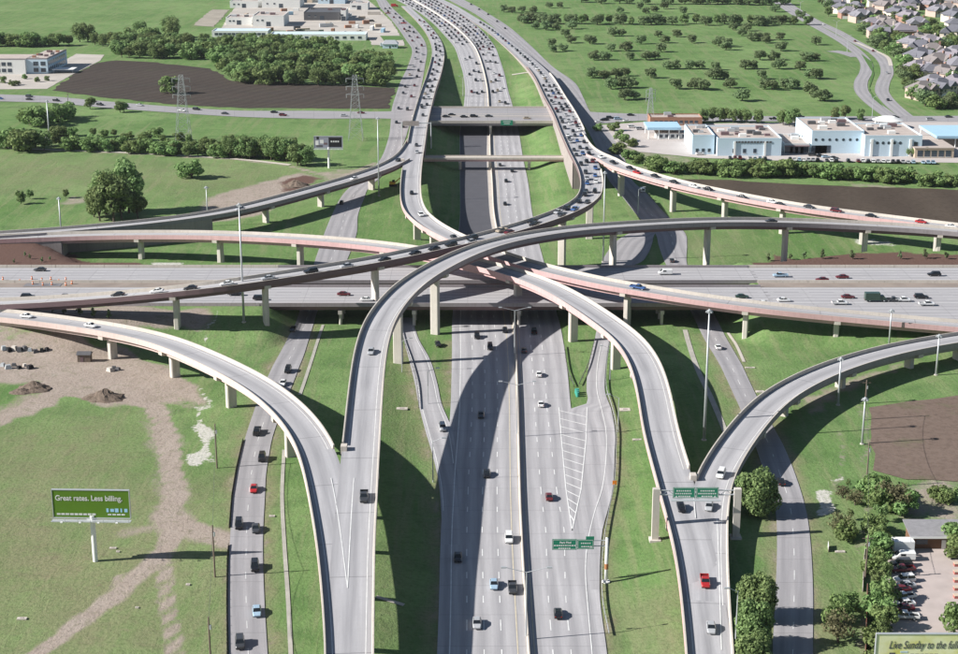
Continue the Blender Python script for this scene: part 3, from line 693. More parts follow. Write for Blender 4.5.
rootE, SE = flyover('E', 'pink-sided flyover from the left edge passing under the top ramps and turning down right', E_, 'pink', 'pink',
    [(140,236),(218,236),(298,239),(386,247),(520,277),(574,301),(618,332),(646,370),(688,525),(699,575),(706,630)], wall=(0, (66, 236)), lpar=(0, (673, 472)), rpar=(0, 1))
F_ = [(1090,326,7.6),(1030,330,7.8),(958,340,8),(900,350,8.1),(840,367,8.2),(800,384.5,8.2),(772,402,8),(740,438,7.5),(716,476,6.7),(709,500,6.0),(707,540,4.8),(707,590,4.0),(709.5,650,3.5),(712,720,3.1),(714,790,2.9)]
rootF, SF = flyover('F', 'low grey ramp curving in from the right edge to join above the sign gantry', F_, 'greyfascia', 'soffit',
    [(962,340),(910,349),(840,366),(786,393),(747,430)], lpar=(0, 1), rpar=(0, (700, 478)), dz=-0.03, meets=SE)
CW = 13.2
C_ = [(420,-9,6.4,9),(452,6,6.5,9),(470,17,6.6,9.5),(488,28,6.7,10),(505,41,6.9,10.5),(525,58,7.8,11.5),(541,74,9.2,12.5),(555,98,11.2,CW),(565,115,12.7,CW),(573,133,14.3,CW),(581,152,16.2,12),(590,172,18.3,10.4),(592,186,19.4,9.6),(587,201,20.2,9.2),(568,212,20.8,9.2),(542.7,221.8,21.2),(512.6,230.8,21.4),(485,238.6,21.5),(450.5,246,21.4),(415,254,21.2),(384,260.8,21),(345,267.3,20.7),(310,273,20.5),(267.6,280,20),(240,284.2,19.4),(200.5,289,18),(175,292,17),(125,296.5,14.6),(75,300.5,12.6),(0,304.5,10.5),(-60,306,9.3),(-120,307,8.6)]
rootC, SC = flyover('C', 'flyover packed with queuing cars curving from the far freeway across to the left edge', C_, 'mauve', 'mauve',
    [(590,195),(562,214),(375,262),(267,280),(180,291)], wall=(0, (586, 160)), dash=[0.0], lpar=[((541, 74), (572, 131)), ((592, 170), 1)], rpar=((535, 68), 1))
CR_ = [(574,134,14.4,9.2),(588,152,16.1),(609,163,16.4),(630,170.5,16),(673,183.3,15),(718,193,14.3),(748,199,13.9),(793,207,13.3),(836,213,12.7),(873,217.6,12.3),(918.5,223.3,12.2),(957,228,12.2),(1000,233,12.2),(1060,240,12)]
rootCR, SCR = flyover('CR', 'long pink ramp carrying cars from the split off to the right edge', CR_, 'pink', 'pink',
    [(622,168),(673,183),(725,194.4),(784,205.4),(865,216.6),(938,225.6)], lpar=(0, 1), rpar=((593, 158), 1), dz=-0.03, dash=[0.0], meets=SC)
D_ = [(405,6,6.3,8),(420,20,6.3,8.5),(431,33,6.4,9),(437,45,6.8,9.4),(438,57,7.4,9.6),(434,75,8.6,9.6),(428.4,91,9.6),(423,110,10.6),(419.3,125,11.2),(416,145,11.6),(412.5,165,11.5),(410.4,189,11.3),(412,205,11.4),(417.5,215.5,11.7),(430.5,226,12.4),(448,236,13.2),(465,243.5,13.8),(490,254,14.2),(510,261,14.3),(530,267,14.3),(567.7,276,14.1),(598,283.5,13.9),(638,290,13.4),(680.5,297,12.8),(720,303,12.2),(760,308,11.4),(800,312.3,10.6),(850,317,9.7),(900,321.5,9),(958,326.5,8.4),(1020,332,8)]
rootD, SD = flyover('D', 'pink-sided flyover dropping from the far left, under the top ramps, to the right edge', D_, 'pink', 'pink',
    [(411,192),(416,214),(432,227),(500,258),(633,289),(742,306),(841,316)], wall=(0, (416, 147)), lpar=((438, 57), 1), rpar=[((438, 57), (416, 143)), ((411, 170), 1)])
DL_ = [(416,141,11.5,9.2),(408,154,11.5),(397,163,11.4),(380,170,11.2),(353,179.3,11),(315,190,10.7),(277.6,200.3,10.3),(240,209.8,9.9),(208,216,9.6),(150,223.5,9),(100,228.3,8.7),(65,231.5,8.5),(0,235.8,8.2),(-60,239,8),(-120,241.5,7.9)]
rootDL, SDL = flyover('DL', 'dark-sided ramp leaving the split and crossing the meadow to the left edge', DL_, 'greyfascia', 'mauve',
    [(371,173),(318,189),(268,203)], wall=((205, 216), 1), lpar=((402, 160), 1), rpar=(0, 1), dz=-0.03, meets=SD)
# painted V where the two left ramps run together
mb = MB()
def deckline(pts, wd=0.22):
    q = crom([tuple(P(*p)) for p in pts], 3.0); strip(mb, [Vector(p) + Vector((0, 0, .035)) for p in q], wd)
deckline([(331,478,13.8),(334.5,495,13.3),(340,530,12.45),(347.5,588,11.25)]); deckline([(354,478,13.8),(352.5,495,13.3),(350.5,530,12.45),(347.5,588,11.25)])
mb.build('merge_line', M['white_line'], rootB)
mb = MB(); deckline([(693.5,492,6.35),(694.5,505,5.95),(695.5,518,5.6)]); deckline([(714,486,6.4),(717,520,5.4),(719,570,4.35),(721.5,650,3.55)])
mb.build('merge_line', M['white_line'], rootE)
# gore noses: short infill blocks
for px_, py_, zz, rt in ((344, 449, 14.7, rootB), (693, 478, 7.0, rootE), (402.5, 161, 11.5, rootD), (592, 160, 17.0, rootC)):
    p = P(px_, py_, zz); mb = MB(); mb.box((p.x, p.y, p.z + .1), (1.5, 2.2, 1.9)); mb.build('crash_cushion', M['cream'], rt)

# ------------------------------------------------------------------ crossing freeway on its banks, with bridges over the main road
EWZ = 7.5
def ew_road(y0, y1, x0, x1, label, z=EWZ):
    mb = MB(); n = max(1, int((x1 - x0) / 12)); vs, uvs = [], []
    for i in range(n + 1):
        x = x0 + (x1 - x0) * i / n
        for j in range(5): vs.append((x, y0 + (y1 - y0) * j / 4, z)); uvs.append(((y1 - y0) * j / 4, x - x0))
    mb.add(vs, [(i*5+j, (i+1)*5+j, (i+1)*5+j+1, i*5+j+1) for i in range(n) for j in range(4)], 0, uvs)
    o = mb.build('crossing_freeway', M['concrete_road']); tag(o, label, kind='structure'); return o
XA, XB = -74.0, 99.0
EWN, EWS = (551.0, 571.5), (520.5, 543.5)
for (a, b), nm in ((EWN, 'far'), (EWS, 'near')):
    for x0, x1, sd_ in ((-420, XA, 'left'), (XB, 420, 'right')):
        o = ew_road(a, b, x0, x1, f'{nm} carriageway of the crossing freeway, {sd_} of the bridges')
        mb = MB()
        nl = 4
        for t in (a + 2.6, b - 1.8): strip(mb, [(x0, t, EWZ + .03), (x1, t, EWZ + .03)], .25)
        for q in range(1, nl):
            yq = a + 2.6 + (b - a - 4.4) * q / nl; x = x0
            while x < x1: strip(mb, [(x, yq, EWZ + .03), (x + 3.6, yq, EWZ + .03)], .22); x += 12.2
        mb.build('lane_marking', M['white_line'], o)
    # bridge
    root = thing('overpass_bridge', f'{nm} flat bridge of the crossing freeway over the main road', 'bridge', (12, (a + b) / 2, 0), 0, 'bridges of the crossing freeway')
    mb = MB(); n = 16; vs, uvs = [], []
    prof = [(a - .5, EWZ), (b + .5, EWZ), (b + .5, EWZ - .4), (b - .6, EWZ - 1.9), (a + .6, EWZ - 1.9), (a - .5, EWZ - .4)]
    for i in range(n + 1):
        x = XA + (XB - XA) * i / n
        for y, z in prof: vs.append((x, y, z)); uvs.append((y - a, x - XA))
    mb.add(vs, [(i*6+j, (i+1)*6+j, (i+1)*6+(j+1) % 6, i*6+(j+1) % 6) for i in range(n) for j in range(6)], [0, 1, 2, 2, 2, 1] * n, uvs)
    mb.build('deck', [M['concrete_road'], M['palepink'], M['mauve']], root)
    for y in (a - .45, b + .45):
        mb = MB(); mb.box((12.5, y, EWZ + .22), (XB - XA, .35, 1.3)); mb.build('parapet', M['greyfascia'], root)
    mb = MB()
    for q in range(1, 4):
        yq = a + 2.6 + (b - a - 4.4) * q / 4; x = XA
        while x < XB: strip(mb, [(x, yq, EWZ + .03), (x + 3.6, yq, EWZ + .03)], .22); x += 12.2
    mb.build('lane_marking', M['white_line'], root)
    for xc in (-47, -22, 13.5, 40, 62):
        mb = MB(); mb.box((xc, (a + b) / 2, EWZ - 2.6), (1.3, b - a + .6, 1.3)); cp = mb.build('pier_cap', M['pier'], root)
        for yy in np.linspace(a + 1.2, b - 1.2, 4):
            mb = MB(); mb.tube((xc, yy, zg(xc, yy) - .5), (xc, yy, EWZ - 3.1), .55, n=10); mb.build('column', M['pier'], root)
for x0, x1, sd_ in ((-420, XA, 'left'), (XB, 420, 'right')):
    mb = MB(); mb.add([(x0, EWS[1], EWZ - .02), (x1, EWS[1], EWZ - .02), (x1, EWN[0], EWZ - .02), (x0, EWN[0], EWZ - .02)], [(0, 1, 2, 3)]); tag(mb.build('median_strip', flat('worn_median', (.25, .21, .18), .95, .35, .12)), f'brownish gravel median of the crossing freeway on the {sd_} side', kind='structure')
mb = MB(); mb.add([(100, 519.9, EWZ - .03), (108, 514, EWZ - .03), (150, 500.5, EWZ - .03), (420, 494, EWZ - .03), (420, 520.6, EWZ - .03), (100, 520.6, EWZ - .03)], [(0, 1, 2, 3, 4, 5)], 0, [(0, 0), (6, 8), (20, 50), (26, 320), (0, 320), (0, 0)]); tag(mb.build('merge_lane', M['concrete_road']), 'widened near shoulder of the crossing freeway at right', kind='structure')
# barriers along the crossing freeway
def barrier(label, x0, x1, y, name='concrete_barrier', h=.95, mat='cream', z=EWZ):
    root = thing(name, label, 'barrier', (x0, y, z), 0, 'barriers of the crossing freeway')
    x = x0
    while x < x1 - .1:
        L = min(9.0, x1 - x); mb = MB()
        for (lo, hi, w0, w1) in ((-.15, .3, .6, .42), (.3, h, .42, .2)):
            mb.frustum((x + .06, x + L - .06, y - w0/2, y + w0/2, z + lo), (x + .06, x + L - .06, y - w1/2, y + w1/2, z + hi))
        mb.build('segment', M[mat], root); x += 9.0
barrier('concrete barrier along the far edge of the crossing freeway, left side', -300, XA, EWN[1] + .6)
barrier('concrete barrier along the far edge of the crossing freeway, right side', XB, 330, EWN[1] + .6)
barrier('median barrier of the crossing freeway by the cones, left side', -300, XA, EWN[0] - .9)
barrier('median barrier of the crossing freeway, right side', XB, 330, EWN[0] - .9)
barrier('barrier on the near edge of the crossing freeway, left side', -300, XA, EWS[0] - .5, mat='greyfascia')
# wall between main freeway halves
_, Lm, _o = ROADS['median']
S4 = np.array([((r[0]+r[2])/2, (r[1]+r[3])/2, zg((r[0]+r[2])/2, (r[1]+r[3])/2) + .12, 1.0) for r in Lm])
Tm, Nm = frames(S4)
mw = thing('median_wall', 'concrete median wall dividing the two halves of the main freeway', 'barrier', tuple(S4[0, :3]))
sweep(S4, Nm, lambda w: [(.32, -.1), (.2, .35), (.11, 1.05), (-.11, 1.05), (-.2, .35), (-.32, -.1)], [0] * 6).build('wall_body', M['cream'], mw)
# far cross-street bridge
def px_bridge(name, label, x0, x1, yfar, ynear, z, depth, cols, mats, rail=1.0):
    a, b, c_, d = P(x0, ynear, z), P(x1, ynear, z), P(x1, yfar, z), P(x0, yfar, z)
    yn_, yf_ = a.y, d.y
    xa_, xb_ = a.x, b.x
    root = thing(name, label, 'bridge', ((xa_ + xb_)/2, (yn_ + yf_)/2, 0))
    mb = MB(); vs = [(xa_, yn_, z), (xb_, yn_, z), (xb_, yf_, z), (xa_, yf_, z)]
    mb.add(vs, [(0, 1, 2, 3)], 0, [(0, 0), (0, xb_-xa_), (yf_-yn_, xb_-xa_), (yf_-yn_, 0)])
    mb.add([(xa_, yn_, z-.02), (xb_, yn_, z-.02), (xb_, yf_, z-.02), (xa_, yf_, z-.02), (xa_, yn_+.5, z-depth), (xb_, yn_+.5, z-depth), (xb_, yf_-.5, z-depth), (xa_, yf_-.5, z-depth)], [(0,4,5,1), (1,5,6,2), (2,6,7,3), (3,7,4,0), (7,6,5,4)], 1)
    mb.build('deck', mats[:2], root)
    for y in (yn_ + .1, yf_ - .1):
        mb = MB(); mb.box(((xa_ + xb_)/2, y, z + rail/2 - .25), (xb_ - xa_, .4, rail + .5)); mb.build('parapet', mats[2], root)
    for px_ in cols:
        q = P(px_, ynear, z)
        mb = MB(); mb.box((q.x, (yn_ + yf_)/2, z - depth - .5), (1.4, yf_ - yn_ - 1, 1.0)); mb.build('pier_cap', M['pier'], root)
        m = max(1, int((yf_ - yn_) / 9))
        for k in range(m):
            yy = yn_ + (yf_ - yn_) * (k + .5) / m
            mb = MB(); mb.tube((q.x, yy, zg(q.x, yy) - .5), (q.x, yy, z - depth - .9), .7, n=10); mb.build('column', M['pier'], root)
    return root, yn_, yf_
FBZ = 8.0
fb, fby0, fby1 = px_bridge('street_bridge', 'wide far bridge carrying the cross street over the main freeway', 424, 572, 108, 122.5, FBZ, 1.9, [490.5], [M['street'], M['greyfascia'], M['cream']])
for f_ in (0.36, 0.44, 0.56):
    y = fby0 + (fby1 - fby0) * f_
    p0, p1 = P(430, 115, FBZ), P(566, 115, FBZ)
    mb = MB(); mb.box(((p0.x+p1.x)/2, y, FBZ + .1), (p1.x - p0.x, .5 if f_ != .44 else 1.2, .2)); mb.build('kerb', M['cream'], fb)
p = P(507, 124.5, FBZ)
sg = thing('bridge_sign', 'green sign panel hung on the side of the far bridge', 'sign', (p.x, fby0 - .25, FBZ - .2))
mb = MB(); mb.box((p.x, fby0 - .32, FBZ - .1), (6.8, .12, 2.9)); mb.build('panel', M['signgreen'], sg)
for q in range(2):
    mb = MB(); mb.box((p.x, fby0 - .40, FBZ + .5 - q * 1.1), (4.4 - q, .02, .35)); mb.build('text_line', M['white_line'], sg)
px_bridge('service_bridge', 'narrow pale beam bridge crossing the freeway just below the wide one', 424, 570, 156.2, 158.6, 6.3, 1.6, [460, 490, 529.5], [M['cream'], M['pink'], M['cream']], 0.5)

# ------------------------------------------------------------------ trees
def leaf_mat(name, c0, c1):
    k = NT(name, 0.75, 0.15)
    oi = k.n('ShaderNodeObjectInfo'); ge = k.n('ShaderNodeNewGeometry')
    n_ = k.noise(k.coord('Object'), 0.45, 3)
    c = k.mix(c0, c1, k.math('MULTIPLY_ADD', ge.outputs['Random Per Island'], 0.75, k.math('MULTIPLY', n_, 0.35)))
    hs = k.n('ShaderNodeHueSaturation'); k.l(c, hs.inputs['Color'])
    k.l(k.math('MULTIPLY_ADD', oi.outputs['Random'], 0.045, 0.478), hs.inputs['Hue']); k.l(k.math('MULTIPLY_ADD', oi.outputs['Random'], 0.5, 0.78), hs.inputs['Value'])
    k.color(hs.outputs[0])
    k.b.inputs['Subsurface Weight'].default_value = 0.0
    tr = k.n('ShaderNodeBsdfTranslucent'); k.l(hs.outputs[0], tr.inputs[0]); mx = k.n('ShaderNodeMixShader'); mx.inputs[0].default_value = 0.35
    out = k.t.nodes['Material Output']
    k.l(k.b.outputs[0], mx.inputs[1]); k.l(tr.outputs[0], mx.inputs[2]); k.l(mx.outputs[0], out.inputs[0])
    return k.m
M['leaf_dark'] = leaf_mat('leaf_dark', (0.078, 0.122, 0.054), (0.22, 0.285, 0.135))
M['leaf_mid'] = leaf_mat('leaf_mid', (0.085, 0.142, 0.05), (0.25, 0.33, 0.13))
M['leaf_light'] = leaf_mat('leaf_light', (0.090, 0.150, 0.050), (0.250, 0.340, 0.125))
M['leaf_dry'] = leaf_mat('leaf_dry', (0.085, 0.085, 0.042), (0.21, 0.20, 0.105))
M['bark'] = flat('bark', (0.09, 0.07, 0.055), 0.95, 0.25, 2.0)
def crown_mesh(name, mat, r, h, base, clumps, leaves, lsize, seed, spread=0.62, sparse=1.0):
    """leaf faces gathered in clumps round an uneven crown of radius r, height h, starting at `base`; numpy-built"""
    g = np.random.default_rng(seed); cs = []
    for i in range(clumps):
        a = i * 2.39996 + g.uniform(-.5, .5); v = (i + .5) / clumps
        zz = g.uniform(0.12, 0.92); rad = spread * math.sqrt(max(0.05, 1 - (2 * zz - 1.0) ** 2 * 0.85)) * g.uniform(.55, 1.1)
        cs.append((math.cos(a) * rad * r, math.sin(a) * rad * r, base + zz * h, g.uniform(.30, .50)))
    cs.append((0, 0, base + h * .5, .5))
    V_, F_, n = [], [], 0
    per = leaves // len(cs)
    for cx, cy, cz, cr in cs:
        k_ = int(per * (cr / .4) ** 2)
        d = g.normal(size=(k_, 3)); d /= np.linalg.norm(d, axis=1)[:, None]
        rr = cr * r * (g.uniform(0.55, 1.08, k_) ** 0.6)
        c_ = np.stack([cx + d[:, 0] * rr, cy + d[:, 1] * rr, cz + d[:, 2] * rr * min(1.0, h / (2 * r) * 1.15)], 1)
        nrm = d + g.normal(scale=.45, size=(k_, 3)); nrm /= np.linalg.norm(nrm, axis=1)[:, None]
        t = np.cross(nrm, g.normal(size=(k_, 3))); t /= np.linalg.norm(t, axis=1)[:, None]
        b = np.cross(nrm, t); s = lsize * g.uniform(.6, 1.35, k_)[:, None]
        q = np.stack([c_ - t * s * .5 - b * s * .28, c_ + t * s * .1 - b * s * .5, c_ + t * s * .6 + b * s * .05, c_ - t * s * .05 + b * s * .5], 1)
        V_.append(q.reshape(-1, 3)); n += k_
    V_ = np.vstack(V_); keep_ = np.repeat(V_.reshape(-1, 4, 3)[:, :, 2].min(1) > max(base * .55, 0.05), 4); V_ = V_[keep_]
    me = bpy.data.meshes.new(name); nv = len(V_)
    me.vertices.add(nv); me.vertices.foreach_set('co', V_.astype(np.float32).ravel())
    me.loops.add(nv); me.loops.foreach_set('vertex_index', np.arange(nv, dtype=np.int32))
    me.polygons.add(nv // 4); me.polygons.foreach_set('loop_start', np.arange(0, nv, 4, dtype=np.int32))
    me.update(calc_edges=True); me.materials.append(mat)
    return me
def trunk_mesh(name, r, base, h, seed, limbs=5):
    g = random.Random(seed); mb = MB()
    top = base + h * .45; tr = max(.12, r * .07)
    mid = (g.uniform(-.2, .2), g.uniform(-.2, .2), base * .7 + .3)
    mb.tube((0, 0, -.4), mid, tr * 1.25, tr, 7); mb.tube(mid, (mid[0] * 2, mid[1] * 2, top), tr, tr * .5, 7)
    for i in range(limbs):
        a = i * 2 * math.pi / limbs + g.uniform(-.4, .4); rr = r * g.uniform(.45, .7)
        p1 = (mid[0] + math.cos(a) * rr * .5, mid[1] + math.sin(a) * rr * .5, base + h * g.uniform(.25, .4)); p2 = (math.cos(a) * rr, math.sin(a) * rr, base + h * g.uniform(.5, .75))
        mb.tube(mid, p1, tr * .6, tr * .4, 5); mb.tube(p1, p2, tr * .4, tr * .15, 5)
    return mb.mesh(name, M['bark'])
TP = {}
def proto(key, mat, r, h, base, clumps, leaves, ls, n=3, **kw):
    TP[key] = [(crown_mesh('crown', M[mat], r, h, base, clumps, leaves, ls, 31 * i + len(key) * 7 + len(TP) * 101, **kw), trunk_mesh('trunk', r, base, h, i + 5), r, base + h) for i in range(n)]
proto('oak', 'leaf_dark', 5.0, 6.4, 1.5, 17, 1500, .8, 6, spread=.74)
proto('round', 'leaf_mid', 5.0, 8.5, 1.0, 34, 9500, .55, 3, spread=.66)
proto('tall', 'leaf_mid', 4.5, 11.0, 2.0, 22, 2400, .75, 6, spread=.78)
proto('bush', 'leaf_light', 3.0, 4.2, 0.2, 12, 1200, .52, 6, spread=.8)
proto('thin', 'leaf_mid', 2.2, 6.0, 1.3, 9, 420, .5, 3, spread=.7)
proto('dry', 'leaf_dry', 4.0, 5.0, .9, 13, 700, .5, 2, spread=.7)
proto('sapling', 'leaf_dark', .9, 2.3, .5, 6, 160, .4, 2)
proto('big', 'leaf_mid', 5.5, 12.5, 1.8, 26, 3000, .7, 4, spread=.85)
def tree(name, label, cat, kind, loc, height, group, wide=1.0):
    c_, t_, r_, h_ = random.choice(TP[kind]); s = height / h_
    o = thing(name, label, cat, loc, random.uniform(0, 6.28), group); o.scale = (s * wide, s * wide * random.uniform(.92, 1.08), s)
    link(bpy.data.objects.new('crown', c_), o); link(bpy.data.objects.new('trunk', t_), o)
    return o
ORD = ['first','second','third','fourth','fifth','sixth','seventh','eighth','ninth','tenth','eleventh','twelfth','thirteenth','fourteenth','fifteenth','sixteenth','seventeenth','eighteenth','nineteenth','twentieth']
TENS = ['', '', 'twenty', 'thirty', 'forty', 'fifty', 'sixty', 'seventy', 'eighty', 'ninety']
def ordw(i):                                    # 0-based
    if i < 20: return ORD[i]
    if i == 99: return 'hundredth'
    if i >= 100: return 'hundred-and-' + ordw(i - 100)
    t, u = divmod(i + 1, 10)
    return (TENS[t][:-1] + 'ieth') if u == 0 else TENS[t] + '-' + ORD[u - 1]
def row_of(pts, name, cat, kind, hm, label, group, end='from the left', wide=1.0, first=None):
    """pts: (px, py[, height m]); one label each, counted along the row"""
    for i, q in enumerate(sorted(pts, key=lambda t: t[0])):
        p = G(q[0], q[1]); h = q[2] if len(q) > 2 else hm * random.uniform(.85, 1.15)
        kd = random.choice(kind) if isinstance(kind, (list, tuple)) else kind
        p.z = zg(p.x, p.y)
        tree(name, f'{label}, {ordw(i)} {end}', cat, kd, p, h, group, wide)
# oaks dotted over the pasture, row by row (photo pixel of each foot)
OAKS = [
 [(504,12),(512,13),(522,12),(533,13),(549,8),(560,8),(640,9),(646,14),(654,12),(664,9),(620,13),(683,14)],
 [(535,29),(546,30),(556,30),(572,29)],
 [(552,46),(565,37),(571,43),(613,36),(622,36),(641,44),(658,37),(665,43),(677,37),(692,43)],
 [(553,52),(563,51),(590,44),(594,60),(605,60),(611,51),(626,51),(630,60),(646,60),(655,59),(661,52)],
 [(593,78),(604,79),(616,78),(625,76),(651,78),(667,69),(675,69),(690,69),(700,69)],
 [(611,89),(622,88),(631,88),(634,99),(625,100),(676,89),(695,89),(704,90),(713,79),(716,70)],
 [(733,30),(747,31),(742,36),(758,41),(765,40),(780,40),(816,45),(719,46),(727,47),(800,18),(775,12)],
 [(752,41),(766,43),(781,51),(760,60),(774,60),(806,61),(815,61),(726,50)],
 [(745,69),(753,69),(779,69),(800,70),(810,61),(762,79),(716,79),(724,79)],
 [(765,89),(772,90),(785,88),(793,89),(809,78),(816,79),(820,101),(825,101),(742,101),(810,94),(730,88),(700,89)]]
for ri, r_ in enumerate(OAKS):
    row_of(r_, 'oak_tree', 'tree', 'oak', 6.3, f'dark round oak on the far pasture, {ordw(ri)} row from the top', 'oaks dotted over the far pasture', wide=1.15)
def scatter(px0, py0, px1, py1, n, jx=3, jy=1.5):
    return [(px0 + (px1 - px0) * (i + .5) / n + random.uniform(-jx, jx), py0 + (py1 - py0) * (i + .5) / n + random.uniform(-jy, jy)) for i in range(n)]
row_of(scatter(518,22,552,24,7), 'oak_tree', 'tree', 'oak', 8, 'dark oak at the left end of the pasture tree belt', 'pasture tree belt', wide=1.2)
row_of(scatter(552,23.5,815,25.5,34,3,1), 'oak_tree', 'tree', ['oak', 'tall'], 8.5, 'dark tree in the long belt across the pasture', 'pasture tree belt', wide=1.15)
row_of(scatter(690,4,790,5,14,3,1), 'oak_tree', 'tree', 'oak', 9, 'dark tree along the top of the pasture', 'trees along the top of the pasture', wide=1.2)
row_of(scatter(575,3,690,4,7,4,1), 'oak_tree', 'tree', 'oak', 8, 'dark tree near the top edge above the pasture belt', 'trees along the top of the pasture', wide=1.2)
# left side
row_of([(114,222,22),(100,221,15),(138,219,12),(106,214,18),(129,213,23),(94,217,12),(122,220,16)], 'meadow_tree', 'tree', ['big', 'tall'], 15, 'tall bushy tree in the big clump on the left meadow', 'big clump on the left meadow', wide=.95)
row_of([(192,178,9),(21,204,6),(30,199,4.5),(66,198,4)], 'meadow_bush', 'bush', ['bush', 'tall'], 8, 'single bushy tree standing alone on the left meadow', 'lone bushes on the left meadow')
row_of(scatter(2,150,60,148,7,4,2), 'hedge_tree', 'tree', ['bush', 'tall'], 10, 'dark tree in the clump by the left mast', 'hedgerow of the left meadow', wide=1.2)
row_of(scatter(65,148,300,160,34,5,2.5), 'hedge_tree', 'tree', ['bush', 'tall', 'bush'], 6.0, 'bushy tree in the hedgerow above the pale path', 'hedgerow of the left meadow', wide=1.25)
row_of(scatter(70,134,300,148,18,6,2.5), 'hedge_tree', 'tree', ['bush', 'tall', 'bush'], 4.2, 'bush in the back line of the left hedgerow', 'hedgerow of the left meadow', wide=1.25)
row_of(scatter(225,156,312,165,14,4,3), 'hedge_tree', 'tree', ['tall', 'big'], 11, 'tall tree in the hedgerow thicket by the dark billboard', 'hedgerow thicket by the dark billboard', wide=1.1)
row_of([(30,124,9),(38,126,10),(48,125,9),(58,122,9),(66,118,8),(90,109,7),(120,112.5,7),(124,112,6)], 'roadside_tree', 'tree', ['bush', 'tall'], 8, 'bushy tree beside the far cross street on the left', 'trees beside the far cross street', wide=1.3)
row_of([(170,94,10)], 'field_tree', 'tree', 'bush', 10, 'lone bush standing at the edge of the dark ploughed field', 'field trees', wide=.95)
row_of(scatter(-10,46,70,46,14,3,1), 'tree_line_tree', 'tree', ['tall', 'bush'], 9, 'dark tree in the line behind the office', 'tree line behind the office', wide=1.2)
row_of([(80,42,15),(88,42,15),(95,45,10),(103,46,9)], 'tree_line_tree', 'tree', 'big', 13, 'tall dark tree above the line left of the wood', 'tree line behind the office')
wood = []
for py0, x0, x1, n in ((44,110,170,9),(48,106,235,16),(53,108,215,14),(57,118,205,12),(50,225,330,12),(46,238,300,6),(56,215,350,16),(63,214,385,20),(70,222,388,20),(77,228,390,20),(83,236,385,18)):
    wood += scatter(x0, py0, x1, py0 + 1.5, n, 4, 2)
row_of(wood, 'wood_tree', 'tree', ['tall', 'big', 'tall', 'bush'], 10.5, 'leafy green tree in the dense wood left of the freeway', 'dense wood left of the freeway', wide=1.2)
row_of([(170,38,18),(173,40,17),(141,40,16)], 'wood_tree', 'tree', 'big', 17, 'tallest tree sticking out above the left wood', 'dense wood left of the freeway', wide=.9)
# right side hedgerow under the stores, and verge bushes
row_of(scatter(655,172,830,178,26,4,2), 'verge_bush', 'bush', ['bush', 'tall'], 6.5, 'green bush in the hedge between the ploughed field and stores', 'hedge below the blue stores', wide=1.3)
row_of(scatter(835,179,960,187,17,4,2), 'verge_bush', 'bush', ['bush', 'bush', 'tall'], 5.5, 'green bush at the right end of the hedge below the stores', 'hedge below the blue stores', wide=1.3)
row_of(scatter(612,152,660,168,7,5,2), 'verge_bush', 'bush', 'bush', 4.5, 'low bush on the verge beside the right frontage road', 'verge bushes by the frontage road', wide=1.2)
row_of([(598,131,4),(614,131,5),(622,142,6),(632,147,4.5)], 'verge_bush', 'bush', 'bush', 5, 'small bush between the right frontage road and car park', 'verge bushes by the frontage road')
row_of(scatter(700,122,760,123,8,3,1)+scatter(775,125,800,126,4)+[(845,119),(860,121),(835,120)], 'street_tree', 'tree', 'tall', 8, 'dark street tree between the cross street and the stores', 'street trees behind the stores', wide=1.0)
# neighbourhood trees
NB = [(800,6),(806,10),(815,13),(822,19),(828,22),(836,27),(845,33),(852,38),(860,40),(868,44),(876,48),(884,52),(893,55),(900,60),(905,70),(900,75),(912,80),(906,88),(912,93),(918,100),(908,103),(925,106),(936,109),(948,108),(957,107),(935,32),(925,35),(930,28),(915,25),(905,24),(895,20),(888,18),(880,10),(868,6),(858,4),(900,8),(912,4),(925,5),(940,4),(950,6),(955,60),(952,72),(950,85),(955,92),(945,50),(938,37),(875,24),(850,15),(833,8),(822,4),(890,38),(905,45),(915,50),(900,100),(893,82)]
NB += [(random.uniform(812, 958), random.uniform(2, 105)) for _ in range(75)]
NB = [q for q in NB if q[0] > np.interp(q[1], [0, 20, 40, 60, 75, 90, 110], [800, 826, 862, 895, 897, 897, 915])]
row_of(NB, 'garden_tree', 'tree', ['tall', 'oak', 'bush'], 8.5, 'leafy tree among the houses at upper right', 'trees among the houses', wide=1.15)
# near trees along the right frontage road
row_of([(757,514,10.5)], 'round_tree', 'tree', 'round', 10, 'large round leafy tree just right of the sign gantry', 'round trees by the right frontage road', wide=1.0)
row_of([(757,620,9.5),(754,650,9.5),(752,685,9.5)], 'round_tree', 'tree', 'round', 9.5, 'dense round tree in the bottom row by the frontage road', 'round trees by the right frontage road', wide=.84)
row_of([(840,535,5),(845,540,4.5),(835,622,5),(838,642,6),(848,610,4)], 'scrub_tree', 'tree', ['dry', 'dry', 'bush'], 5, 'thin brownish scrub tree on the lawn left of the red fence', 'scrub on the lawn', wide=.9)
row_of(scatter(880,508,878,700,17,5,3), 'hedge_bush', 'bush', ['bush', 'thin', 'bush'], 5.2, 'green bush in the hedge left of the parked cars', 'hedge by the gravel lot')
row_of(scatter(868,500,905,515,8,4,5), 'hedge_bush', 'bush', ['bush', 'bush', 'dry'], 5.5, 'green bush at the head of the hedge near the brown shed', 'hedge by the gravel lot')
row_of([(942,502,4),(936,500,3.5),(948,501,3.5),(958,548,6),(962,560,5),(960,632,6)], 'lot_bush', 'bush', 'bush', 4, 'green bush round the gravel lot at lower right', 'bushes round the gravel lot')
row_of([(843,498,3),(850,520,3),(855,505,3.5),(848,488,2.5)], 'hedge_bush', 'bush', ['thin', 'dry'], 3, 'sparse shrub on the verge beside the pale gravel patch', 'verge shrubs')
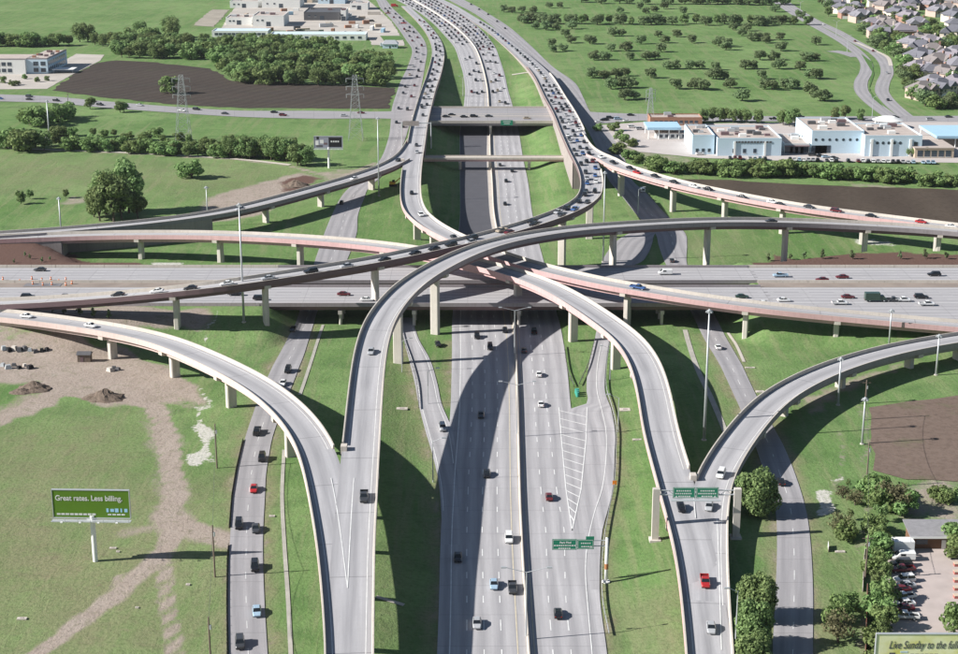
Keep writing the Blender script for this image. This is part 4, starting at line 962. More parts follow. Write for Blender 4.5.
row_of([(768,261),(790,259.5),(804,259),(822,258.5),(852,259),(900,259),(925,258.5),(946,259)], 'sapling', 'sapling', 'sapling', 3.4, 'young tree planted along the right mulch bank', 'saplings on the right mulch bank')
row_of([(52,312),(64,313.5),(80,315),(94,317),(109,318.5)], 'sapling', 'sapling', 'sapling', 3.2, 'young tree on the bare bank above the left ramp', 'saplings on the left bank')
row_of([(14,263),(30,259),(42,262),(50,260),(25,256)], 'sapling', 'sapling', 'sapling', 1.8, 'tiny shrub planted on the left mulch bank', 'shrubs on the left mulch bank')
row_of([(3,83,4),(12,86,4),(18,85,3),(25,79,3),(37,82,3),(47,81,3)], 'office_shrub', 'shrub', 'bush', 3, 'small round shrub in the office car park', 'shrubs of the office car park')
row_of(scatter(905,158,945,155,6,3,2), 'street_tree', 'tree', 'thin', 5, 'small tree planted in front of the blue stores at right', 'small trees by the stores')

# ------------------------------------------------------------------ vehicles
def paint_mat(name, c):
    k = NT('paint_' + name, 0.32, 0.5); k.color(k.mix(c, tuple(q * .82 for q in c), k.noise(k.coord('Object'), 1.5, 3)))
    k.b.inputs['Coat Weight'].default_value = 0.4; return k.m
PAINT = {n: paint_mat(n.replace(' ', '_'), c) for n, c in {'black': (.012, .012, .014), 'dark grey': (.05, .052, .056), 'silver': (.42, .43, .44), 'white': (.78, .78, .76), 'red': (.42, .022, .022), 'dark red': (.14, .018, .022), 'light blue': (.34, .47, .58), 'blue': (.05, .12, .30), 'dark green': (.025, .06, .04), 'tan': (.42, .35, .26)}.items()}
k = NT('car_glass', 0.08, 0.5); k.color((.016, .02, .024)); M['car_glass'] = k.m
k = NT('tail_lamp', 0.3); k.color((.32, .012, .01)); M['tail'] = k.m
def loft(mb, st, mi):                           # stations: x, half width, z low, z high ; chamfered section
    vs = []
    for x, w_, z0, z1 in st:
        c_ = min(.16, (z1 - z0) * .35); vs += [(x, -w_ + c_*.6, z0), (x, w_ - c_*.6, z0), (x, w_, z0 + c_), (x, w_, z1 - c_), (x, w_ - c_, z1), (x, -w_ + c_, z1), (x, -w_, z1 - c_), (x, -w_, z0 + c_)]
    n = len(st)
    fs = [(i*8+j, i*8+(j+1) % 8, (i+1)*8+(j+1) % 8, (i+1)*8+j) for i in range(n-1) for j in range(8)] + [tuple(range(7, -1, -1)), tuple((n-1)*8+j for j in range(8))]
    mb.add(vs, fs, mi)
def shapes(kind):
    body, glass, extra = MB(), MB(), MB()
    if kind == 'sedan':
        loft(body, [(-2.35, .70, .42, .78), (-2.2, .84, .30, .94), (-1.3, .90, .26, .98), (1.0, .90, .26, .94), (1.9, .85, .30, .80), (2.3, .70, .38, .64)], 0)
        glass.frustum((-1.72, 1.12, -.80, .80, .90), (-1.05, .30, -.60, .60, 1.40)); body.frustum((-1.08, .34, -.63, .63, 1.37), (-.98, .24, -.55, .55, 1.45))
        ax, hgt = (-1.38, 1.42), .31
        for s in (-1, 1): body.add([(-1.1, s*.63, 1.40), (-1.0, s*.63, 1.40), (-1.62, s*.83, .92), (-1.78, s*.83, .92)], [(0,1,2,3)]); body.add([(-.32, s*.645, 1.40), (-.22, s*.645, 1.40), (-.16, s*.845, .92), (-.30, s*.845, .92)], [(0,1,2,3)]); body.add([(.24, s*.63, 1.40), (.34, s*.63, 1.40), (1.18, s*.83, .92), (1.02, s*.83, .92)], [(0,1,2,3)])
    elif kind == 'suv':
        loft(body, [(-2.4, .82, .46, .98), (-2.3, .92, .36, 1.08), (1.1, .94, .34, 1.08), (2.1, .90, .38, .98), (2.4, .78, .46, .84)], 0)
        glass.frustum((-2.25, 1.25, -.86, .86, 1.04), (-2.0, .55, -.70, .70, 1.68)); body.frustum((-2.05, .62, -.73, .73, 1.65), (-1.95, .5, -.66, .66, 1.76))
        ax, hgt = (-1.4, 1.5), .37
        for s in (-1, 1): body.add([(-.5, s*.735, 1.67), (-.38, s*.735, 1.67), (-.34, s*.89, 1.05), (-.5, s*.89, 1.05)], [(0,1,2,3)])
    elif kind == 'pickup':
        loft(body, [(-.62, .94, .42, 1.06), (1.3, .95, .42, 1.08), (2.3, .92, .44, 1.02), (2.62, .80, .5, .86)], 0)
        glass.frustum((-.58, 1.32, -.86, .86, 1.04), (-.42, .62, -.70, .70, 1.66)); body.frustum((-.48, .68, -.73, .73, 1.63), (-.40, .56, -.66, .66, 1.74))
        body.box((-1.72, 0, .62), (2.2, 1.8, .14)); body.box((-1.72, .88, .86), (2.2, .12, .5)); body.box((-1.72, -.88, .86), (2.2, .12, .5)); body.box((-2.78, 0, .86), (.12, 1.86, .5)); body.box((-.72, 0, .86), (.2, 1.7, .5))
        extra.box((-1.72, 0, .70), (2.0, 1.6, .03)); ax, hgt = (-1.75, 1.75), .39
    elif kind == 'van':
        loft(body, [(-2.6, .90, .44, 1.9), (-2.5, .98, .36, 2.05), (.9, .98, .36, 2.05), (1.3, .96, .36, 1.5), (1.9, .96, .36, 1.16), (2.5, .86, .42, .95)], 0)
        glass.frustum((.98, 1.88, -.80, .80, 1.22), (.70, 1.30, -.74, .74, 1.92)); glass.box((-2.56, 0, 1.5), (.12, 1.3, .6))
        for s in (-1, 1): glass.box((.2, s*.975, 1.5), (1.1, .04, .5))
        ax, hgt = (-1.6, 1.65), .36
    elif kind == 'truck':                       # box truck
        loft(body, [(1.2, 1.0, .6, 2.2), (2.4, 1.0, .6, 2.25), (2.9, .98, .6, 1.35), (3.5, .92, .62, 1.2)], 0)
        glass.frustum((2.30, 2.92, -.88, .88, 1.4), (2.1, 2.46, -.84, .84, 2.18)); body.box((-1.4, 0, 1.9), (5.0, 2.35, 2.5)); extra.box((-1.4, 0, .58), (5.0, 1.0, .25)); ax, hgt = (-2.4, 2.5), .46
    return body, glass, extra, ax, hgt
def wheel_mesh(r):
    mb = MB(); mb.tube((0, -.11, 0), (0, .11, 0), r, n=12, mi=0); mb.tube((0, -.118, 0), (0, .118, 0), r * .58, n=8, mi=1); return mb.mesh('wheel', [M['black'], M['galv']])
CARP = {}
for kd in ('sedan', 'suv', 'pickup', 'van', 'truck'):
    b, g_, e, ax, r_ = shapes(kd)
    dm = PAINT['black']
    far = MB(); far.add(b.v, b.f, 0); far.add(g_.v, g_.f, 1); far.add(e.v, e.f, 2) if e.v else None
    for x in ax:
        for s in (-1, 1): far.tube((x, s * .72 - .1, r_), (x, s * .72 + .1, r_), r_, n=8, mi=2)
    tl = MB()
    xr = {'sedan': -2.33, 'suv': -2.41, 'pickup': -2.85, 'van': -2.61, 'truck': -3.92}[kd]; zr = {'sedan': .78, 'suv': .9, 'pickup': .9, 'van': 1.1, 'truck': .8}[kd]
    tl.box((xr, 0, zr), (.06, .26, .18))
    CARP[kd] = dict(body=b.mesh('body', dm), glass=g_.mesh('windows', M['car_glass']), extra=e.mesh('bed_liner', M['black']) if e.v else None, wheel=wheel_mesh(r_), ax=ax, r=r_, far=far.mesh('car', [dm, M['car_glass'], M['black']]), tail=tl.mesh('tail_lamp', M['tail']))
NAMES = {'sedan': ('car', 'car'), 'suv': ('sport_utility_car', 'car'), 'pickup': ('pickup_truck', 'pickup truck'), 'van': ('van', 'van'), 'truck': ('box_truck', 'truck')}
WORDS = {'sedan': 'car', 'suv': 'wagon', 'pickup': 'pickup', 'van': 'van', 'truck': 'lorry'}
def objmat(o, m): o.material_slots[0].link = 'OBJECT'; o.material_slots[0].material = m
def make_car(kind, colour, loc, d, near, label, group):
    """d: unit 3D direction of travel"""
    p = CARP[kind]; d = Vector(d).normalized(); left = Vector((0, 0, 1)).cross(d).normalized(); up = d.cross(left)
    Mx = Matrix((d, left, up)).transposed().to_4x4(); nm, cat = NAMES[kind]
    if near: o = link(bpy.data.objects.new(nm, None)); o.empty_display_size = .5
    else: o = link(bpy.data.objects.new(nm, p['far'])); objmat(o, PAINT[colour])
    o.location = loc; o.rotation_euler = Mx.to_euler(); tag(o, label, cat, group)
    if near:
        objmat(link(bpy.data.objects.new('body', p['body']), o), PAINT[colour]); link(bpy.data.objects.new('windows', p['glass']), o)
        if p['extra']: link(bpy.data.objects.new('bed_liner' if kind == 'pickup' else 'chassis', p['extra']), o)
        for x in p['ax']:
            for s in (-1, 1): q = link(bpy.data.objects.new('wheel', p['wheel']), o); q.location = (x, s * (.74 if kind != 'truck' else .92), p['r'])
        for s in (-1, 1): q = link(bpy.data.objects.new('tail_lamp', p['tail']), o); q.location = (0, s * (.62 if kind == 'sedan' else .72), 0)
    return o
CARS = []                                       # road, sort value, kind, colour, loc, dir
def mid_dir(key, p):
    r = ROADS[key]
    if r[0] == 'deck':
        S = r[1]; i = int(np.argmin((S[:, 0] - p.x) ** 2 + (S[:, 1] - p.y) ** 2)); i = min(max(i, 1), len(S) - 2)
        return Vector(S[i + 1, :3] - S[i - 1, :3]).normalized(), i, S[i, 2]
    L = r[1]; cx, cy = (L[:, 0] + L[:, 2]) / 2, (L[:, 1] + L[:, 3]) / 2
    i = int(np.argmin((cx - p.x) ** 2 + (cy - p.y) ** 2)); i = min(max(i, 1), len(L) - 2)
    a_, b_ = Vector((cx[i-1], cy[i-1], zg(cx[i-1], cy[i-1]))), Vector((cx[i+1], cy[i+1], zg(cx[i+1], cy[i+1])))
    return (b_ - a_).normalized(), i, None
def car_px(key, px_, py_, kind, colour, flip=False):
    r = ROADS[key]
    if r[0] == 'deck':
        i = nearest(r[1], px_, py_); z = r[1][i, 2]
        for _ in range(3):
            p = P(px_, py_, z); d, i, z = mid_dir(key, p)
        p = P(px_, py_, z + .02)
    else:
        p = G(px_, py_); d, i, _ = mid_dir(key, p); p.z = zg(p.x, p.y) + r[2] + .02
    CARS.append([key, i, kind, colour, p, -d if flip else d])
def cars(key, lst, flip=False):
    for q in lst: car_px(key, q[0], q[1], q[2], q[3], flip)
# near and middle traffic, one by one (photo pixel of the car, kind, colour)
cars('frontL', [(240,646,'suv','dark grey'),(257,614,'sedan','light blue'),(255,569,'suv','black'),(256,531,'sedan','dark grey'),(239,527,'suv','black'),(254,491,'sedan','red'),(262,460,'suv','black'),(257,434,'pickup','black'),(288,372,'suv','black'),(283,385,'sedan','white'),(293,331,'sedan','black'),(341.5,204,'sedan','black')], True)
cars('mainL', [(477,626,'sedan','silver'),(512.5,591,'pickup','dark grey'),(494,587,'sedan','light blue'),(458,560,'sedan','black'),(509,541,'suv','white'),(487,476,'sedan','black'),(481,417,'sedan','dark grey'),(490,349,'suv','dark grey'),(477,338,'suv','black'),(505,332,'sedan','black')], True)
cars('exitL', [(442.5,430,'suv','silver'),(438,346,'sedan','black')], False)
cars('mainR', [(558,616,'sedan','black'),(549,499,'sedan','dark red'),(541,406,'sedan','white'),(539,376,'sedan','white'),(524,352,'sedan','dark grey'),(534,333,'pickup','black'),(505,205,'sedan','black'),(506,182,'sedan','black'),(512,172,'sedan','black'),(500,166,'sedan','dark grey')])
cars('B', [(771,222.5,'sedan','dark grey'),(371,353,'sedan','silver'),(364,499,'pickup','dark grey')])
cars('G', [(27,317.5,'sedan','white'),(91,327,'sedan','white')])
cars('E', [(681,509,'sedan','black'),(705,584,'pickup','red'),(711,630,'sedan','silver')])
cars('F', [(709,508,'sedan','silver'),(721,476,'suv','white')])
cars('frontR', [(718,349,'sedan','white'),(781,484,'sedan','black'),(642,192,'van','white'),(672,262,'sedan','dark grey'),(479,10,'sedan','black'),(488,15,'sedan','black'),(497,22,'sedan','dark grey'),(505,29,'sedan','black'),(471,5,'sedan','black')])
cars('D', [(428,82,'sedan','black'),(422,108,'sedan','black'),(423,116,'sedan','dark grey'),(416.5,146,'sedan','dark grey'),(417,153,'sedan','silver'),(411.7,194,'sedan','black'),(421,216,'suv','white'),(454,238.5,'sedan','black'),(638,289,'pickup','blue')])
cars('DL', [(354,179.5,'sedan','white'),(398,161,'sedan','dark grey'),(240,210,'sedan','silver')])
cars('CR', [(601,158,'sedan','white'),(613,163.5,'sedan','black'),(630,169,'sedan','black'),(637,173.5,'sedan','red'),(655,177,'sedan','black'),(674,183,'sedan','black'),(694,187.5,'sedan','white'),(708,190,'sedan','black'),(742,198,'sedan','dark grey'),(772,203,'sedan','white'),(780,205.5,'sedan','black'),(809,208,'sedan','dark grey'),(836,212,'suv','dark red'),(871,217,'sedan','black'),(921,223,'sedan','red'),(951,227.5,'sedan','white')])
cars('C', [(451,246,'suv','black'),(434,250,'sedan','black'),(415,254.5,'sedan','black'),(384.5,261,'sedan','black'),(346.5,267.3,'sedan','silver'),(311,273,'suv','black'),(268,279.5,'sedan','silver'),(227,285,'sedan','white'),(190.5,289.5,'sedan','black'),(157,292.5,'sedan','white'),(118,296,'sedan','black')])
for px_, kd, cl_, fl_ in ((40,'sedan','dark grey',1),):
    pass
def ew_car(px_, py_, kind, colour, west):
    p = P(px_, py_, EWZ); p.z = EWZ + .03
    CARS.append(['EWN' if west else 'EWS', p.x, kind, colour, p, Vector((-1 if west else 1, 0, 0))])
for q in [(40,271,'sedan','dark grey'),(665,274.5,'van','white'),(780,277,'pickup','light blue'),(822,281,'sedan','dark red'),(842,278.3,'sedan','dark red'),(934,276,'suv','black')]: ew_car(*q, True)
for q in [(28,298.5,'suv','black'),(66,298,'sedan','dark grey'),(236,295.5,'pickup','black'),(260,300,'suv','black'),(344,295.5,'sedan','dark red'),(367,301,'sedan','white'),(742,298,'sedan','dark green'),(764,304.5,'sedan','white'),(784,301.5,'sedan','white'),(848,298.3,'sedan','dark red'),(840,304.5,'pickup','white'),(921,298.5,'suv','black'),(927,305.5,'pickup','white'),(876,301.5,'truck','dark green'),(903,301.5,'pickup','white'),(893,301.5,'pickup','dark grey')]: ew_car(*q, False)
# queue on the flyover and the crowded far freeway
DARK = ['black'] * 9 + ['dark grey'] * 7 + ['silver'] * 3 + ['white'] * 3 + ['dark red'] * 2 + ['blue', 'tan']
def traffic(key, i0, i1, lanes, gap, flip=False, jitter=.5, kinds=('sedan', 'sedan', 'sedan', 'suv', 'pickup')):
    r = ROADS[key]
    for ln in lanes:
        acc = random.uniform(0, gap)
        if r[0] == 'deck':
            S, N = r[1], r[3]
            for i in range(i0, i1):
                acc += math.hypot(*(S[i+1, :2] - S[i, :2]))
                if acc > gap:
                    acc = random.uniform(-jitter, jitter) * gap * .6
                    p = Vector((S[i, 0] + N[i, 0] * S[i, 3] * ln, S[i, 1] + N[i, 1] * S[i, 3] * ln, S[i, 2] + .02)); d = Vector(S[i+1, :3] - S[i, :3]).normalized()
                    CARS.append([key, i + ln, random.choice(kinds), random.choice(DARK), p, -d if flip else d])
        else:
            L = r[1]
            for i in range(i0, i1):
                a_, b_ = L[i], L[i+1]; x0, y0 = a_[0] + (a_[2]-a_[0])*ln, a_[1] + (a_[3]-a_[1])*ln; x1, y1 = b_[0] + (b_[2]-b_[0])*ln, b_[1] + (b_[3]-b_[1])*ln
                acc += math.hypot(x1-x0, y1-y0)
                if acc > gap:
                    acc = random.uniform(-jitter, jitter) * gap * .6; z = zg(x0, y0) + r[2] + .02; d = Vector((x1-x0, y1-y0, zg(x1, y1) - zg(x0, y0))).normalized()
                    CARS.append([key, i + ln, random.choice(kinds), random.choice(DARK), Vector((x0, y0, z)), -d if flip else d])
S = ROADS['C'][1]
ia, ib, ic = nearest(S, 548, 85), nearest(S, 590, 172), nearest(S, 458, 245)
traffic('C', ia, ib, [-.26, .02, .27], 18.0, False, .9); traffic('C', ib + 1, ic, [-.2, .18], 14.0, False, .9); traffic('C', nearest(S, 480, 22), ia, [.0], 15)
def idx_at(key, py_):
    L = ROADS[key][1]; ys = [pix(((r[0]+r[2])/2, (r[1]+r[3])/2, zg((r[0]+r[2])/2, (r[1]+r[3])/2)))[1] for r in L]
    return int(np.argmin(np.abs(np.array(ys) - py_)))
traffic('mainR', idx_at('mainR', 128), idx_at('mainR', 52), [.2, .45, .7], 42, jitter=.8)
traffic('mainR', idx_at('mainR', 50), idx_at('mainR', -4), [.15, .38, .62, .85], 19)
traffic('mainL', idx_at('mainL', 120), idx_at('mainL', 58), [.3, .55, .78], 52, True, .8)
traffic('mainL', idx_at('mainL', 45), idx_at('mainL', -4), [.2, .5, .8], 21, True)
S = ROADS['D'][1]
traffic('D', nearest(S, 420, 20), nearest(S, 423, 110), [-.15, .18], 30, False, .8)
traffic('frontL', idx_at('frontL', 128), idx_at('frontL', 5), [.3, .7], 42, True, .8)
traffic('crossL', 0, len(ROADS['crossL'][1]) - 2, [.3, .72], 34, False, .9)
traffic('crossR', 4, len(ROADS['crossR'][1]) - 2, [.3, .72], 30, False, .8)
traffic('artR', 6, len(ROADS['artR'][1]) - 2, [.5], 95, False, .8)
for q in ((452,115.6,'sedan','black'),(464,117.5,'sedan','black'),(474,117.2,'suv','black'),(489,117,'sedan','dark grey'),(527,119,'sedan','tan'),(446,117.3,'sedan','black')):
    p = P(q[0], q[1], FBZ); CARS.append(['bridge', p.x, q[2], q[3], Vector((p.x, p.y, FBZ + .02)), Vector((1, 0, 0))])
WHERE = {'frontL': ('on the left frontage road', 'bottom'), 'mainL': ('on the left freeway half', 'bottom'), 'mainR': ('on the right freeway half', 'bottom'), 'exitL': ('on the exit ramp left of the freeway', 'bottom'), 'B': ('on the tallest flyover', 'right end'), 'G': ('on the cream ramp at left', 'left end'),
 'E': ('on the merged ramp at lower right', 'top'), 'F': ('at the end of the low right ramp', 'right end'), 'frontR': ('on the right frontage road', 'bottom'), 'D': ('on the pink flyover from the far left', 'far end'), 'DL': ('on the dark-sided ramp over the meadow', 'split'), 'CR': ('on the long pink ramp to the right', 'split'), 'C': ('in the queue on the crowded flyover', 'far end'),
 'EWN': ('on the far lanes of the crossing freeway', 'left'), 'EWS': ('on the near lanes of the crossing freeway', 'left'), 'crossL': ('on the left far street', 'left'), 'crossR': ('on the right far street', 'left'), 'artR': ('on the winding road by the houses', 'far end'), 'bridge': ('on the far street bridge', 'left')}
bykey = {}
for c_ in CARS: bykey.setdefault(c_[0], []).append(c_)
for key, lst in bykey.items():
    lst.sort(key=lambda q: q[1])
    for i, (k_, s_, kd, cl_, p, d) in enumerate(lst):
        ph, end = WHERE[key]
        make_car(kd, cl_, p, d, p.y < 700, f'{cl_} {WORDS[kd]} {ph}, {ordw(i)} from the {end}', 'cars ' + ph)
# parked cars: gravel lot and stores
lot = [(903,560,'van','white',-.05),(902,572,'pickup','dark red',.1),(904,582,'suv','white',.15),(900,592,'sedan','dark red',.1),(903,600,'pickup','white',.35),(903,611,'sedan','dark red',.1),(905,619,'pickup','white',-.12),(901,566,'suv','dark grey',.05),(905,588,'sedan','silver',.1),(904,606,'sedan','white',.1)]
lot.sort(key=lambda q: q[1])
for i, (px_, py_, kd, cl_, a_) in enumerate(lot):
    p = G(px_, py_); p.z += .12; make_car(kd, cl_, p, (math.cos(a_ + 3.14), math.sin(a_ + 3.14), 0), True, f'{cl_} {WORDS[kd]} parked in the gravel lot, {ordw(i)} from the shed', 'vehicles parked in the gravel lot')
i = 0
for x in list(np.arange(730, 770, 5.0)) + list(np.arange(790, 840, 4.6)) + list(np.arange(848, 938, 5.0)):
    if random.random() < .18: continue
    y = np.interp(x, [700, 800, 940], [159, 162, 165]) - 1.0; p = G(x, y); p.z += .12
    cl_ = random.choice(['white', 'silver', 'dark grey', 'black', 'dark red', 'light blue']); kd = random.choice(['sedan', 'suv', 'pickup'])
    make_car(kd, cl_, p, (0.1, 1, 0), False, f'{cl_} {WORDS[kd]} by the blue stores, {ordw(i)} from the left', 'cars parked before the blue stores'); i += 1
i = 0
for x, y in ((812,156),(820,157),(826,158),(834,159),(604,121),(610,119),(618,120),(627,122),(599,123),(700,155),(640,130),(632,128)):
    p = G(x, y); p.z += .16; cl_ = random.choice(['white', 'silver', 'dark grey', 'black', 'light blue']); kd = random.choice(['sedan', 'suv'])
    make_car(kd, cl_, p, (1, .1, 0), False, f'{cl_} {WORDS[kd]} in the far car park, {ordw(i)} in its row', 'cars in the far car park'); i += 1
for x, y, n_ in ((395,7,0),(388,14,1),(404,24,2),(372,22,3),(360,32,4),(345,33,5),(408,32,6),(300,33,7),(385,47,8),(330,26,9)):
    p = G(x, y); p.z += .15; cl_ = random.choice(['white', 'tan', 'silver', 'red', 'black']); kd = random.choice(['truck', 'pickup', 'van'])
    make_car(kd, cl_, p, (1, random.uniform(-.5, .5), 0), False, f'{cl_} {WORDS[kd]} parked in the works yard, {ordw(n_)} of its fleet', 'vehicles in the works yard')

# ------------------------------------------------------------------ poles, gantries, signs
def top_h(px_b, py_b, py_t):                    # height of an upright whose foot and head are at these pixels
    b = G(px_b, py_b); d = ray(px_b, py_t); t = b.y / d[1]; return b, H + d[2] * t - b.z
def mast(px_, yb, yt, label, r=.42, group='tall light masts'):
    b, h = top_h(px_, yb, yt); root = thing('light_mast', label, 'light mast', b, 0, group)
    mb = MB(); mb.tube((b.x, b.y, b.z - .5), (b.x, b.y, b.z + h), r, r * .45, 10); mb.build('pole', M['galv'], root, True)
    mb = MB(); mb.tube((b.x, b.y, b.z + h - .6), (b.x, b.y, b.z + h - .3), .55, n=12); mb.build('lamp_ring', M['galv'], root)
    for k in range(6):
        a = k * math.pi / 3; mb = MB(); mb.frustum((b.x + .75*math.cos(a) - .22, b.x + .75*math.cos(a) + .22, b.y + .75*math.sin(a) - .22, b.y + .75*math.sin(a) + .22, b.z + h - .95), (b.x + .75*math.cos(a) - .12, b.x + .75*math.cos(a) + .12, b.y + .75*math.sin(a) - .12, b.y + .75*math.sin(a) + .12, b.z + h - .5)); mb.build('lamp_head', M['galv'], root)
    mb = MB(); mb.tube((b.x, b.y, b.z - .3), (b.x, b.y, b.z + .2), r * 1.7, n=12); mb.build('base', M['pier'], root)
mast(244, 322, 203, 'tall slim light mast left of centre by the green bank')
mast(704, 440, 309, 'tall light mast standing in the shade right of the pink ramp')
mast(50, 145, 100, 'light mast behind the pale path at far left', .5)
mast(62, 243, 197, 'light mast at the left end of the pink flyover', .4)
mast(208, 226, 186, 'light mast behind the meadow ramp at left', .3)
mast(379, 196, 117, 'tall light mast beside the far left frontage road', .35)
mast(603, 262, 171, 'tall light mast under the bend of the crowded flyover', .35)
mast(889, 345, 309, 'light mast beside the right end of the crossing freeway', .32)
mast(838, 405, 357, 'light mast standing below the low right ramp', .36)
mast(936, 375, 334, 'light mast at the far right beside the low ramp', .36)
mast(862, 444, 397, 'light mast at the corner of the grey tilled plot', .34)
def arm_light(base, h, label, arms, az=0.0, group='street lights', r=.14, arm=4.2):
    root = thing('street_light', label, 'street light', base, 0, group)
    mb = MB(); mb.tube((base.x, base.y, base.z - .2), (base.x, base.y, base.z + h), r * 1.3, r * .7, 8); mb.build('pole', M['galv'], root)
    for s in arms:
        e = Vector((base.x + s * arm * math.cos(az), base.y + s * arm * math.sin(az), base.z + h + 1.0))
        mb = MB(); mb.tube((base.x, base.y, base.z + h - .1), e, r * .6, r * .45, 6); mb.build('arm', M['galv'], root)
        mb = MB(); mb.box((e.x + s * .4, e.y, e.z), (1.1, .45, .25)); mb.build('lamp_head', M['galv'], root)
for i, (x, y, z_) in enumerate(((514.5, 356, .1), (517, 437, .1), (526, 640, .1))):
    p = G(x, y); p.z = zg(p.x, p.y) + 1.1; arm_light(p, 14.0, f'double-armed street light on the freeway median, {ordw(i)} from the far end', (-1, 1), 0, 'lights on the freeway median')
p = P(735.5, 642, 3.6); arm_light(p, 11, 'single street light bolted to the right edge of the merged ramp', (-1,), 0.3, arm=2.0)
p = P(634, 208, 1); p = G(638, 214); arm_light(p, 11, 'curved street light on the shaded far right frontage road', (1,), 0.2, arm=2.2)
for i, (x, y) in enumerate(((402, 372), (428, 404), (618, 432), (610, 380))):
    p = G(x, y); arm_light(p, 10, f'slim street light on the grass beside the freeway ramps, {ordw(i)} of four', (1 if x < 500 else -1,), 0, 'lights beside the freeway ramps', .11, 2.5)
p = G(433, 482); arm_light(p, 11, 'slim street light at the nose of the exit ramp shade', (1,), 0, 'lights beside the freeway ramps', .13, 2.5)
for i, (x, y, h) in enumerate(((463, 96, 12), (488, 45, 12), (522, 60, 12), (548, 90, 10), (836, 36, 12), (800, 15, 12), (872, 118, 12), (847, 52, 12))):
    p = G(x, y); arm_light(p, h, f'distant street light along the far roads, {ordw(i)} of eight', (1, -1), 0, 'distant street lights', .16, 2)
# overhead gantry over the merged ramp
pa, pb = G(655, 541), G(737, 541)
zd = 6.0; zt_ = zd + 7.2
zd = 5.4; zt_ = zd + 8.8; gy_ = P(694, 524, zd).y
pa = Vector((pa.x, gy_, zg(pa.x, gy_))); pb = Vector((P(733.5, 524, 5.4).x + .6, gy_, zg(P(733.5, 524, 5.4).x, gy_)))
ga = thing('sign_gantry', 'pale gantry over the merged right ramp with two green signs', 'sign gantry', pa)
zl = (P(655, 484, 0), 0)[1]
for q in (pa, pb):
    mb = MB(); hgt_ = zt_ - q.z
    mb.box((q.x, q.y, q.z + hgt_ / 2 - .3), (1.6, 1.3, hgt_ + .6)); po = mb.build('column', M['pier'], ga)
    mb = MB(); mb.box((q.x, q.y, q.z + .1), (2.6, 2.6, .6)); mb.build('footing', M['pier'], ga)
for zz in (zt_ - 1.4, zt_ - .3):
    mb = MB(); mb.tube((pa.x, gy_ - .35, zz), (pb.x, gy_ - .35, zz), .14, n=6); mb.build('truss_chord', M['galv'], ga)
mb = MB()
for k in range(14):
    x0, x1 = pa.x + (pb.x - pa.x) * k / 14, pa.x + (pb.x - pa.x) * (k + 1) / 14
    mb.tube((x0, gy_ - .35, zt_ - (1.4 if k % 2 else .3)), (x1, gy_ - .35, zt_ - (.3 if k % 2 else 1.4)), .07, n=5)
mb.build('truss_bracing', M['galv'], ga)
def solid_text(cu, name):
    t = bpy.data.objects.new(name, cu); col.objects.link(t); dg = bpy.context.evaluated_depsgraph_get(); dg.update()
    me_ = bpy.data.meshes.new_from_object(t.evaluated_get(dg)); bpy.data.objects.remove(t); me_.materials.clear(); me_.materials.append(cu.materials[0]); return me_
def text(parent, body, loc, size, mat, rot=(R(90), 0, 0), shear=0.0, align='CENTER', name='lettering', bold=0.0, wide=1.0):
    cu = bpy.data.curves.new(name, 'FONT'); cu.body = body; cu.size = size; cu.align_x = align; cu.shear = shear; cu.extrude = .004; cu.offset = bold
    cu.materials.append(mat); o = link(bpy.data.objects.new(name, solid_text(cu, name)), parent)
    o.location = Vector(loc) - Vector(parent.location); o.rotation_euler = rot; o.scale = (wide, 1, 1); return o
def green_sign(parent, x0, x1, y, z0, z1, lines, arrow=None):
    mb = MB(); mb.box(((x0+x1)/2, y, (z0+z1)/2), (x1-x0, .1, z1-z0)); pn = mb.build('panel', M['signgreen'], parent)
    mb = MB()
    for a in ((x0+.12, x0+.2, z0+.12, z1-.12), (x1-.2, x1-.12, z0+.12, z1-.12), (x0+.12, x1-.12, z0+.12, z0+.2), (x0+.12, x1-.12, z1-.2, z1-.12)):
        mb.box(((a[0]+a[1])/2, y - .056, (a[2]+a[3])/2), (a[1]-a[0], .012, a[3]-a[2]))
    mb.build('border', M['white_line'], pn, off=parent.location)
    for f, w_, t in lines:
        if t: text(parent, t, ((x0+x1)/2 + w_, y - .07, z0 + (z1-z0)*f), (z1-z0)*.26, M['white_line'], bold=.03)
        else:                                    # line of lettering too blurred to read
            mb = MB(); x = (x0+x1)/2 - w_/2
            while x < (x0+x1)/2 + w_/2 - .2:
                l_ = random.uniform(.25, .45); mb.box((x + l_/2, y - .056, z0 + (z1-z0)*f + .16), (l_, .012, .3)); x += l_ + .14
            mb.build('text_line', M['white_line'], pn, off=parent.location)
    if arrow:
        ax, az, dx = arrow; mb = MB(); mb.add([(ax-.35, y-.06, az), (ax+.35, y-.06, az), (ax, y-.06, az+.55)], [(0, 1, 2)]); mb.build('arrow', M['white_line'], pn, off=parent.location)
    return pn
x0, x1 = pa.x + (pb.x-pa.x)*.20, pa.x + (pb.x-pa.x)*.76; xm = (x0+x1)/2
green_sign(ga, x0, xm - .1, gy_ - .6, zt_ - 2.1, zt_ + .5, [(.62, 3.6, None), (.36, 4.0, None), (.1, 2.6, None)], (x0 + .8, zt_ - 2.0, -1)); green_sign(ga, xm + .1, x1, gy_ - .6, zt_ - 2.1, zt_ + .5, [(.62, 3.2, None), (.36, 4.2, None), (.1, 2.6, None)], (x1 - .8, zt_ - 2.0, 1))
mb = MB(); mb.box((xm, gy_ - 1.1, zt_ - 2.5), (x1 - x0 + 1, 1.0, .12)); mb.build('walkway', M['galv'], ga)
